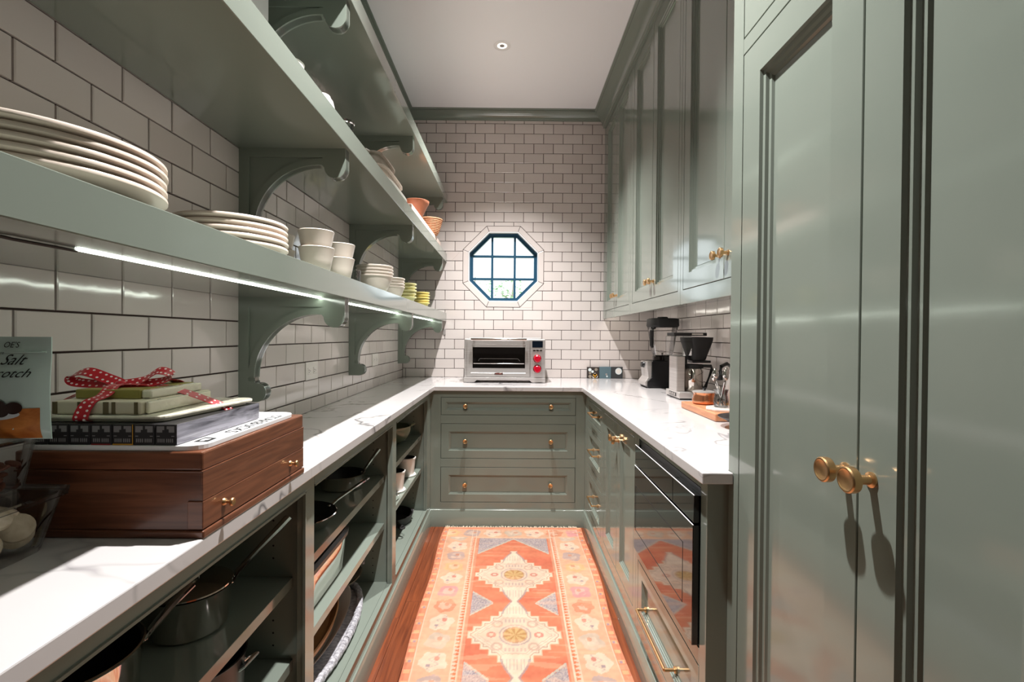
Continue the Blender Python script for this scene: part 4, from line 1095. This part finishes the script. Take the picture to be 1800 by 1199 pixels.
    def sheet(poly_top, m, off, x0=-.072, x1=.066, n=28, rows=6):
        vs = []; fs = []
        for j in range(rows+1):
            for i in range(n+1): x = x0+(x1-x0)*i/n; zt = poly_top(x); vs.append((x,0,.002+(zt-.002)*j/rows))
        for j in range(rows):
            for i in range(n): a = j*(n+1)+i; fs.append((a,a+1,a+n+2,a+n+1))
        part('print', G().add(drape(vs,off), fs), m, t, world=False)
    def S2(x, z): return x-base[0], z-base[2]
    sheet(lambda x: .036+.010*(x > .036)*min(1,(x-.036)/.006), 'bag_orange', .0008)
    blob(.005, .038, .042, .0085, 'bag_print_white', .0012)
    for x, z in ((-.008,.052),(.010,.056),(.022,.050),(.040,.047),(.012,.046),(.026,.043),(-.004,.043),(.002,.058)):
        blob(x, z, .0098, .0086, 'chocolate', .0016+.0002*rnd.random())
    def tx(s, size, rx, z, shear=0.):
        o = text(s, size, 'ink', frame((0,0,0),(1,0,0),(0,0,1)), 'lettering', t, extrude=0, shear=shear)
        me = o.data; mx = max(v.co.x for v in me.vertices)
        for v in me.vertices:
            X = v.co.x-mx+rx; Z = v.co.z+z; v.co = (X, -surf(X,Z)-.0012, Z)
    def Rx(px): return (px-897)/844*.68-base[0]-.012
    def Rz(py): return CAMZ-(py-592)/844*.68-base[2]
    tx("OE'S", .0115, Rx(34), Rz(619)); tx('te', .0070, Rx(13), Rz(631)); tx('d', .0070, Rx(8), Rz(639)); tx('Salt', .021, Rx(55), Rz(649), .5); tx('cotch', .0175, Rx(64), Rz(671), .5); tx('els', .0095, Rx(13), Rz(685))
tubs()

# ------------------------------------------------------------------ crockery on the shelves
def stack(proto_fn, name, cat, labels, x, y, z, dz, group):
    root = None
    for i, lab in enumerate(labels):
        if root is None:
            root = proto_fn(name, lab, cat, (x,y,z), group)
        else:
            dup(root, (x+rnd.uniform(-.0015,.0015), y+rnd.uniform(-.0015,.0015), z+i*dz), rnd.uniform(0,6), lab)
    return root
def lathe_proto(prof, m, n=48, power=None, extra=None):
    def f(name, lab, cat, loc, group):
        o = single(name, G().lathe(prof, n=n, power=power), m, lab, cat, loc, group, angle=50)
        return o
    return f
def plate_prof(r):
    return [(.0001,.0),(r*.58,0),(r*.60,.002),(r*.66,.006),(r*.97,.019),(r,.0215),(r*1.0,.0255),(r*.985,.0275),(r*.96,.0255),(r*.66,.0105),(r*.6,.007),(.0001,.006)]
def cup_prof(rb, rt, h, w=.0035):
    return [(.0001,0),(rb*.9,0),(rb,.003),(rb+(rt-rb)*.5,h*.5),(rt-.001,h*.94),(rt,h-.002),(rt-.0015,h),(rt-w,h-.001),(rb+(rt-rb)*.5-w,h*.5),(rb-w,.007),(.0001,.006)]
def bowl_prof(r, h):
    pts = [(.0001,0),(r*.42,0),(r*.45,.004)]
    for k in range(1,9): a = k/8; pts.append((r*.45+(r*.55)*math.sin(a*PI/2)**.8, .004+(h-.004)*(1-math.cos(a*PI/2))**.8))
    pts += [(r+.0015,h+.002),(r-.002,h+.003),(r-.005,h)]
    for k in range(7,0,-1): a = k/8; pts.append((r*.45+(r*.55)*math.sin(a*PI/2)**.8-.005, .010+(h-.010)*(1-math.cos(a*PI/2))**.8))
    pts.append((.0001,.009)); return pts
def cone_prof(rb, rt, h):
    o = [(.0001,0),(rb*.85,0),(rb*.9,.003)]
    for k in range(1,7): a = k/6; o.append((rb+(rt-rb)*a**.75, .004+(h-.010)*a))
    o += [(rt+.0025,h-.006),(rt+.003,h-.001),(rt,h+.001),(rt-.004,h-.002)]
    for k in range(5,0,-1): a = k/6; o.append((rb+(rt-rb)*a**.75-.004, .010+(h-.014)*a))
    o.append((.0001,.008)); return o
def flange_prof(r, h):
    return [(.0001,0),(r*.62,0),(r*.66,.003),(r*.84,h-.012),(r*.86,h-.010),(r,h-.008),(r*1.01,h-.003),(r,h),(r*.9,h-.001),(r*.80,h-.012),(r*.62,.006),(.0001,.006)]
ORD5 = ['lowest','second lowest','middle','second highest','topmost']
def crockery():
    z = 1.4213
    stack(lathe_proto(plate_prof(.151),'plate',64), 'dinner_plate', 'plate', ['large cream dinner plate, %s of the wider plate stack'%s for s in ORD5], -.665, .676, z, .0122, 'large cream dinner plates')
    stack(lathe_proto(plate_prof(.121),'plate',56), 'side_plate', 'plate', ['cream side plate, %s of the narrower plate stack'%s for s in ORD5], -.66, 1.142, z, .0136, 'cream side plates')
    two = ['lower','upper']
    P = lathe_proto(cup_prof(.036,.0515,.078),'cream',40)
    stack(P, 'cup', 'cup', ['%s cream handleless cup of the pair at the shelf edge beside the plates'%s for s in two], -.578, 1.435, z, .049, 'cream handleless cups')
    stack(P, 'cup', 'cup', ['%s cream handleless cup of the pair beside the nested bowls'%s for s in two], -.582, 1.632, z, .047, 'cream handleless cups')
    stack(P, 'cup', 'cup', ['%s cream handleless cup of the pair by the wall tiles'%s for s in two], -.715, 1.475, z, .047, 'cream handleless cups')
    single('glass_tumbler', G().lathe(cup_prof(.024,.030,.075,.002), n=28), 'jar_glass', 'small clear glass between the cups and nested bowls', 'glass', (-.62,1.90,z))
    four = ['lowest','second lowest','second highest','topmost']
    stack(lathe_proto(cone_prof(.040,.078,.084),'cream',48), 'bowl', 'bowl', ['cream bowl, %s of the larger nested bowl stack'%s for s in four], -.606, 2.15, z, .014, 'large cream bowls')
    stack(lathe_proto(cone_prof(.034,.060,.068),'cream',44), 'bowl', 'bowl', ['small cream bowl, %s of the nested stack next to yellow bowls'%s for s in four], -.604, 2.46, z, .014, 'small cream bowls')
    stack(lathe_proto(flange_prof(.056,.040),'yellow_green',40), 'ramekin', 'bowl', ['pale yellow-green dish, %s of its stack'%s for s in ORD5], -.592, 2.735, z, .0185, 'yellow-green dishes')
    stack(lathe_proto(flange_prof(.052,.038),'yellow',40), 'ramekin', 'bowl', ['yellow dish, %s of its stack near the tiled end wall'%s for s in ORD5], -.585, 3.17, z, .0165, 'yellow dishes')
    # middle shelf
    z = 1.8873
    single('sugar_bowl', G().lathe(bowl_prof(.036,.044), n=36), 'porcelain', 'small white bowl on the middle shelf nearest the first bracket', 'bowl', (-.570,1.235,z))
    t = thing('teapot', 'round white lidded pot on the middle shelf', 'pot', (-.572,1.45,z))
    part('pot', G().lathe([(.0001,0),(.028,0),(.037,.016),(.039,.036),(.034,.056),(.026,.066)], n=36), 'porcelain', t, world=False)
    part('lid', G().lathe([(.029,.064),(.026,.070),(.012,.074),(.0001,.075)], n=30), 'porcelain', t, world=False)
    t = thing('glass_jar', 'small clear glass jar with steel rim on the middle shelf', 'jar', (-.572,1.66,z))
    part('glass', G().lathe(cup_prof(.026,.028,.078,.002), n=30), 'jar_glass', t, world=False)
    part('rim', G().lathe([(.0285,.075),(.031,.078),(.031,.085),(.027,.087),(.025,.084)], n=30), 'chrome', t, world=False)
    t = thing('white_canister', 'tall white square canister by the bracket on the middle shelf', 'canister', (-.70,1.33,z))
    part('body', G().box(-.09,.007,-.05,.05,0,.33), 'white_gloss', t, .006, world=False); part('lid', G().box(-.092,.009,-.052,.052,.331,.352), 'porcelain', t, .004, world=False)
    def dish(lab, x, y, z, hx, hy, h, m, ring=.012, tilt=0.):
        t = thing('baking_dish', lab, 'baking dish', (x,y,z), group='baking dishes on the middle shelf')
        N = 32
        def rr(a,b,zz): return [(a*math.cos(2*PI*k/N)*(abs(math.cos(2*PI*k/N))**5+abs(math.sin(2*PI*k/N))**5)**(-.2), b*math.sin(2*PI*k/N)*(abs(math.cos(2*PI*k/N))**5+abs(math.sin(2*PI*k/N))**5)**(-.2), zz) for k in range(N)]
        L = [rr(hx*.86,hy*.90,0), rr(hx*.9,hy*.93,.004), rr(hx-.008,hy-.008,h-.008), rr(hx+ring*.2,hy+ring*.2,h-.006), rr(hx+ring*.3,hy+ring*.3,h), rr(hx-.012,hy-.012,h), rr(hx*.86,hy*.9,.008)]
        vs = sum(L,[]); fs = [(i*N+k,i*N+(k+1)%N,(i+1)*N+(k+1)%N,(i+1)*N+k) for i in range(len(L)-1) for k in range(N)]+[tuple(range(N)), tuple((len(L)-1)*N+k for k in range(N))]
        part('dish', G().add(vs,fs), m, t, world=False, angle=50)
        g = G()
        for s in (-1,1): g.tube([(-hx*.4,s*hy,h-.006),(-hx*.3,s*(hy+.018),h-.004),(hx*.3,s*(hy+.018),h-.004),(hx*.4,s*hy,h-.006)], .007, 8)
        for k, s in enumerate((-1,1)):
            part('handle', G().tube([(-hx*.4,s*hy,h-.006),(-hx*.3,s*(hy+.018),h-.004),(hx*.3,s*(hy+.018),h-.004),(hx*.4,s*hy,h-.006)], .007, 8), m, t, world=False)
    dish('long white baking dish at the bottom of the dish stack', -.625, 2.32, z, .088, .235, .050, 'porcelain')
    dish('beige stoneware baking dish, middle of the dish stack', -.635, 2.29, z+.0512, .086, .20, .050, 'stoneware')
    dish('grey-beige baking dish on top of the dish stack', -.645, 2.22, z+.1024, .084, .15, .045, 'greybeige')
    zb = z+.070
    single('long_crate', G().box(-.065,.062,-.54,.54,0,.0695), 'gift_pink', 'long low pale pink box under the terracotta bowl and basket', 'box', (-.60,3.15,z), bevel=.004)
    single('terracotta_bowl', G().lathe([(.0001,0),(.032,0),(.035,.004),(.066,.070),(.074,.084),(.076,.098),(.072,.100),(.064,.086),(.034,.012),(.0001,.010)], n=44), 'terracotta', 'orange terracotta bowl on the long pink box', 'bowl', (-.575,2.93,zb+.0002))
    t = thing('wicker_basket', 'small round orange wicker basket on the long pink box', 'basket', (-.578,3.44,zb+.0002))
    prof = [(.0001,0),(.05,0)]
    for k in range(9): r = .054+.030*(k/8)**.8; prof += [(r+.003,.006+.011*k),(r,.0115+.011*k)]
    prof += [(.088,.108),(.080,.110),(.05,.008),(.0001,.006)]
    part('weave', G().lathe(prof, n=48), 'wicker', t, world=False)
    part('rim', G().lathe([(.080,.104),(.086,.102),(.091,.107),(.088,.113),(.081,.112)], n=48), 'wicker', t, world=False)
crockery()

# ------------------------------------------------------------------ pots and pans in the left units
def loft_ring(N, p, secs, c=(0,0,0)):
    vs = []; fs = []
    for a,b,z in secs:
        for k in range(N):
            ca, sa = math.cos(2*PI*k/N), math.sin(2*PI*k/N); q = (abs(ca)**p+abs(sa)**p)**(-1/p); vs.append((c[0]+a*ca*q, c[1]+b*sa*q, c[2]+z))
    for i in range(len(secs)-1):
        for k in range(N): fs.append((i*N+k,i*N+(k+1)%N,(i+1)*N+(k+1)%N,(i+1)*N+k))
    fs += [tuple(range(N)), tuple((len(secs)-1)*N+k for k in range(N))]
    return vs, fs
def pans():
    S1, S2_, S3 = .6225, .4115, .150
    def pot(name, lab, cat, x, y, z, r, h, body, inner, hpath, lid=False, hr=.006):
        t = thing(name, lab, cat, (x,y,z))
        part('pot', G().lathe([(.0001,0),(r*.84,0),(r*.915,.004),(r*.94,.016),(r,h-.006),(r+.004,h),(r+.001,h+.001)], n=56), body, t, world=False)
        part('inside', G().lathe([(r+.001,h+.0005),(r-.003,h-.003),(r*.94-.003,.016),(r*.84,.006),(.0001,.006)], n=56), inner, t, world=False)
        if lid:
            l = part('lid', G().lathe([(r+.003,h+.002),(r+.003,h+.005),(r*.7,h+.010),(.0001,h+.013)], n=56), 'polished', t, world=False)
            part('lid_knob', G().tube([(0,-.03,h+.010),(0,-.028,h+.026),(0,.028,h+.026),(0,.03,h+.010)], .004, 8), 'chrome', l, world=False)
        if hpath: 
            hd = part('handle', G().tube([(a-x,b-y,c-z) for a,b,c in hpath], hr, 8, flat=.6), 'chrome', t, world=False)
            e = Vector(hpath[0]); part('rivet', G().sphere((e[0]-x,e[1]-y,e[2]-z), .006, 8, 6), 'chrome', hd, world=False)
        return t
    pot('saucepan', 'polished steel saucepan with lid and long raised handle', 'saucepan', -.672, 1.012, S1, .076, .086, 'polished', 'chrome', [(-.606,1.048,.700),(-.600,1.06,.716),(-.575,1.10,.748),(-.552,1.14,.776),(-.539,1.170,.794)], True, [.007,.008,.008,.011,.012])
    pot('stockpot', 'tall open steel pot with dark inside beside the lidded saucepan', 'pot', -.690, .742, S1, .100, .118, 'polished', 'nonstick', [(-.612,.806,.728),(-.604,.814,.742),(-.588,.838,.768),(-.572,.866,.790)], False, [.007,.008,.009,.011])
    pot('enamel_pot', 'black enamel pot on the lower shelf below the saucepans', 'pot', -.672, 1.02, S2_, .100, .140, 'black', 'black_matte', [(-.585,1.06,.52),(-.565,1.075,.524),(-.570,1.03,.524),(-.580,1.02,.52)], False, .006)
    pot('saute_pan', 'steel saute pan with upright handle behind the black frying pan', 'pan', -.682, 1.955, S1, .088, .056, 'polished', 'nonstick', [(-.615,2.006,.668),(-.602,2.018,.685),(-.585,2.045,.715),(-.566,2.080,.746)], False, [.007,.008,.009,.012])
    # frying pan
    t = thing('frying_pan', 'steel frying pan with dark non-stick inside on the upper shelf', 'frying pan', (-.682,1.545,S1))
    part('pan', G().lathe([(.0001,0),(.088,0),(.094,.003),(.118,.038),(.122,.041),(.119,.043)], n=56), 'polished', t, world=False)
    part('inside', G().lathe([(.119,.0425),(.114,.038),(.091,.006),(.0001,.005)], n=56), 'nonstick', t, world=False)
    part('handle', G().tube([(.075,.088,.036),(.085,.12,.046),(.105,.24,.050),(.114,.33,.048),(.118,.375,.046)], [.006,.007,.008,.010,.007], 8, flat=.55), 'chrome', t, world=False)
    part('rivet', G().sphere((.072,.084,.036), .006, 8, 6), 'chrome', t, world=False)
    # roasting tin
    t = thing('roasting_tin', 'large rectangular steel roasting tin with dark rim on the lower shelf', 'roasting tin', (-.70,1.535,S2_))
    part('tin', G().add(*loft_ring(40, 7, [(.108,.19,0),(.118,.20,.012),(.128,.212,.125),(.124,.208,.125),(.112,.195,.012)])), 'polished', t, world=False)
    part('rim', G().add(*loft_ring(40, 7, [(.124,.208,.124),(.134,.219,.126),(.134,.219,.138),(.124,.208,.146),(.118,.202,.140)])), 'black', t, world=False)
    for s in (-1,1): part('handle', G().tube([(-.05,s*.20,.146),(-.045,s*.195,.164),(.045,s*.195,.164),(.05,s*.20,.146)], .005, 8), 'chrome', t, world=False)
    # trays
    t = thing('woven_tray', 'long oval silver-grey woven tray on the bottom of the unit', 'tray', (-.696,1.672,S3))
    part('base', G().lathe([(.0001,0),(.92,0),(.96,.010),(.0001,.010)], n=64, sx=.132, sy=.39), 'silver_weave', t, world=False)
    g = G(); n = 90; 
    for s in (0,1):
        path = [((.130+.0022*math.sin(k*1.3*PI+s*PI))*math.cos(2*PI*k/n), (.390+.0022*math.sin(k*1.3*PI+s*PI))*math.sin(2*PI*k/n), .020+.005*math.cos(k*1.3*PI+s*PI)) for k in range(n+1)]
        g.tube(path, .012, 10)
    part('rim', g, 'silver_weave', t, world=False, kind='stuff')
    t = thing('oval_platter', 'white oval platter resting inside the woven tray', 'platter', (-.705,1.65,S3+.0105))
    part('platter', G().lathe([(.0001,0),(.62,0),(.70,.010),(.98,.052),(1.0,.057),(.97,.056),(.70,.018),(.62,.008),(.0001,.008)], n=64, sx=.118, sy=.345), 'porcelain', t, world=False)
    t = thing('wooden_tray', 'oval tan wooden tray with dark groove above the white platter', 'tray', (-.715,1.57,S3+.0685))
    part('tray', G().lathe([(.0001,0),(.80,0),(.95,.014),(1.0,.034),(.97,.038),(.92,.030),(.80,.012),(.0001,.010)], n=64, sx=.120, sy=.30), 'tray_wood', t, world=False)
    part('groove', G().lathe([(.70,.0112),(.74,.0118),(.78,.0112)], n=64, sx=.120, sy=.30), 'tan_groove', t, world=False)
    t = thing('steel_platter', 'small steel platter with loop handle at the end of the trays', 'platter', (-.70,1.93,S3+.108))
    part('platter', G().lathe([(.0001,0),(.08,0),(.10,.012),(.104,.014),(.1,.016),(.08,.004),(.0001,.003)], n=40, sy=1.3), 'chrome', t, world=False)
    part('handle', G().tube([(.03,.12,.012),(.04,.15,.026),(.075,.14,.028),(.085,.10,.014)], .005, 8), 'silver_weave', t, world=False)
    single('glass_dish', G().lathe([(.0001,0),(.03,0),(.045,.03),(.047,.034),(.042,.03),(.028,.005),(.0001,.005)], n=12), 'jar_glass', 'small cut glass dish on the wooden tray', 'dish', (-.650,1.47,S3+.080))
    # corner unit
    t = thing('batter_bowl', 'olive green mixing bowl with pouring spout in the corner unit', 'bowl', (-.682,2.77,S1))
    part('bowl', G().lathe(bowl_prof(.112,.095), n=48), 'pot_green', t, world=False)
    part('spout', G().tube([(.09,.055,.086),(.108,.066,.094),(.120,.074,.098)], [.016,.013,.010], 8, flat=.5), 'pot_green', t, world=False)
    single('shallow_dish', G().lathe([(.0001,0),(.045,0),(.07,.025),(.072,.03),(.067,.028),(.043,.005),(.0001,.005)], n=36), 'porcelain', 'small white dish in front of the green mixing bowl', 'dish', (-.64,2.36,S1))
    for (x,y,lab) in ((-.607,2.845,'white straight-sided pot with base rim at the corner end of its shelf'),(-.607,2.56,'white straight-sided pot with base rim beside the steel measuring cup')):
        t = thing('white_pot', lab, 'pot', (x,y,S2_), group='white pots in the corner unit')
        part('pot', G().lathe([(.0001,.004),(.040,.004),(.042,.012),(.050,.098),(.053,.100),(.053,.107),(.048,.108)], n=40), 'porcelain', t, world=False)
        part('inside', G().lathe([(.048,.1075),(.044,.09),(.036,.014),(.0001,.012)], n=40), 'nonstick', t, world=False)
        part('base_rim', G().lathe([(.0001,0),(.052,0),(.055,.006),(.052,.010),(.040,.009)], n=40), 'porcelain', t, world=False)
    t = thing('measuring_cup', 'small polished steel measuring cup beside the white pots', 'measuring cup', (-.598,2.36,S2_))
    part('cup', G().lathe(cup_prof(.022,.028,.035,.002), n=28), 'polished', t, world=False)
    part('handle', G().tube([(.026,.0,.031),(.04,.03,.032),(.045,.075,.031)], .0035, 6, flat=.5), 'chrome', t, world=False)
    def skillet(lab, x, y, r, h, az, L):
        t = thing('iron_skillet', lab, 'skillet', (x,y,S3), group='iron skillets in the corner unit')
        part('pan', G().lathe([(.0001,0),(r*.84,0),(r*.88,.003),(r,h-.004),(r+.002,h),(r-.004,h),(r*.85,.007),(.0001,.006)], n=52), 'iron', t, world=False)
        d = Vector((math.cos(az), math.sin(az), 0)); q = Vector((-d[1],d[0],0))
        part('handle', G().tube([d*(r-.004)+Vector((0,0,h-.008)), d*(r+L*.4)+Vector((0,0,h-.004)), d*(r+L*.75)+Vector((0,0,h))], [.012,.010,.013], 10, flat=.5), 'iron', t, world=False)
        c = d*(r+L*.86)+Vector((0,0,h)); part('hanging_loop', G().tube([tuple(c+d*.017*math.cos(2*PI*k/16)+q*.014*math.sin(2*PI*k/16)) for k in range(17)], .005, 8), 'iron', t, world=False)
        part('pour_lip', G().tube([tuple(q*(r-.006)+Vector((0,0,h-.006))), tuple(q*(r+.010)+Vector((0,0,h-.001)))], [.016,.010], 8, flat=.4), 'iron', t, world=False)
    skillet('large black iron skillet in the bottom corner of the open unit', -.690, 2.80, .128, .052, math.radians(-62), .13)
    skillet('smaller black iron skillet in front of the large one', -.655, 2.36, .078, .036, math.radians(150), .10)
pans()

# ------------------------------------------------------------------ wall sockets
def sockets():
    for y, z, lab in ((2.055,1.088,'white double wall socket on the tiles between the first two brackets'),(3.02,1.088,'white double wall socket on the tiles between the last two brackets')):
        t = thing('wall_socket', lab, 'socket', (XL+.0075,y,z), group='sockets in the tiled wall')
        part('plate', G().box(0,.0035,-.062,.062,-.038,.038), 'porcelain', t, .0015, world=False)
        for s in (-1,1):
            f = part('outlet', G().box(.0035,.0052,s*.028-.017,s*.028+.017,-.014,.014), 'porcelain', t, .0008, world=False)
            g = G()
            for dy, dz in ((-.007,.004),(-.007,-.005),(.006,0)): g.box(.0052,.0055,s*.028+dy-.003,s*.028+dy+.003,dz-.0013,dz+.0013)
            part('slot', g, 'shadow_hole', f, world=False, kind='stuff')
    single('grey_patch', G().box(-.010,.010,-.004,0,-.024,.024), 'grey_plate', 'tiny grey patch on the end wall beside the lowest shelf', 'plate', (-.520,YW-.0075,1.272), bevel=.001)  # thin grey block on the end wall tiles
sockets()

# ------------------------------------------------------------------ outside the window
def outside():
    struct('ground', G().box(-14,14,YW+.6,40,-1.2,-1.15), 'grass')
    def tree(lab, x, y, z0, h, r, n, seed, name='tree', cat='tree'):
        rs = random.Random(seed); t = thing(name, lab, cat, (x,y,z0))
        g = G().tube([(0,0,0),(.05,0,h*.35),(-.05,0,h*.7),(0,0,h*.95)], [.12*h/4,.09*h/4,.06*h/4,.02], 8)
        tips = []
        for k in range(12):
            a = rs.uniform(0,6.28); zz = h*rs.uniform(.25,.8); L = r*rs.uniform(.6,1.0)
            e = (L*math.cos(a), L*math.sin(a), zz+L*.5); tips.append(e); g.tube([(0,0,zz),(e[0]*.5,e[1]*.5,zz+L*.32),e], [.035*h/4,.02*h/4,.008], 5)
        part('trunk', g, 'bark', t, world=False)
        g = G()
        for k in range(n):
            c = rs.choice(tips); s = rs.uniform(.03,.07)*h/4
            p = Vector((c[0]+rs.gauss(0,.28)*r, c[1]+rs.gauss(0,.28)*r, c[2]+rs.gauss(0,.22)*r))
            m = Matrix.Translation(p) @ Matrix.Rotation(rs.uniform(0,6.28),4,'Z') @ Matrix.Rotation(rs.uniform(-1.2,1.2),4,'X')
            g.add([tuple(m @ Vector(q)) for q in ((-s,0,0),(0,-s*.5,.01),(s,0,0),(0,s*.5,.01))], [(0,1,2,3)])
        part('foliage', g, 'leaf', t, world=False, smooth=False, kind='stuff')
    tree('slender leafy tree seen through the octagonal window', .1, 13.0, -1.15, 4.3, 1.0, 1100, 5)
    tree('smaller leafy tree at the side of the window view', -1.4, 19.0, -1.15, 5.0, 1.1, 500, 9)
    tree('broad low shrub below the trees outside the window', .0, 9.3, -1.15, 2.3, 1.0, 1800, 13, 'shrub', 'shrub')
    tree('pale low shrub beside the broad shrub outside', -3.2, 12.5, -1.15, 2.4, 1.1, 900, 17, 'shrub', 'shrub')
outside()
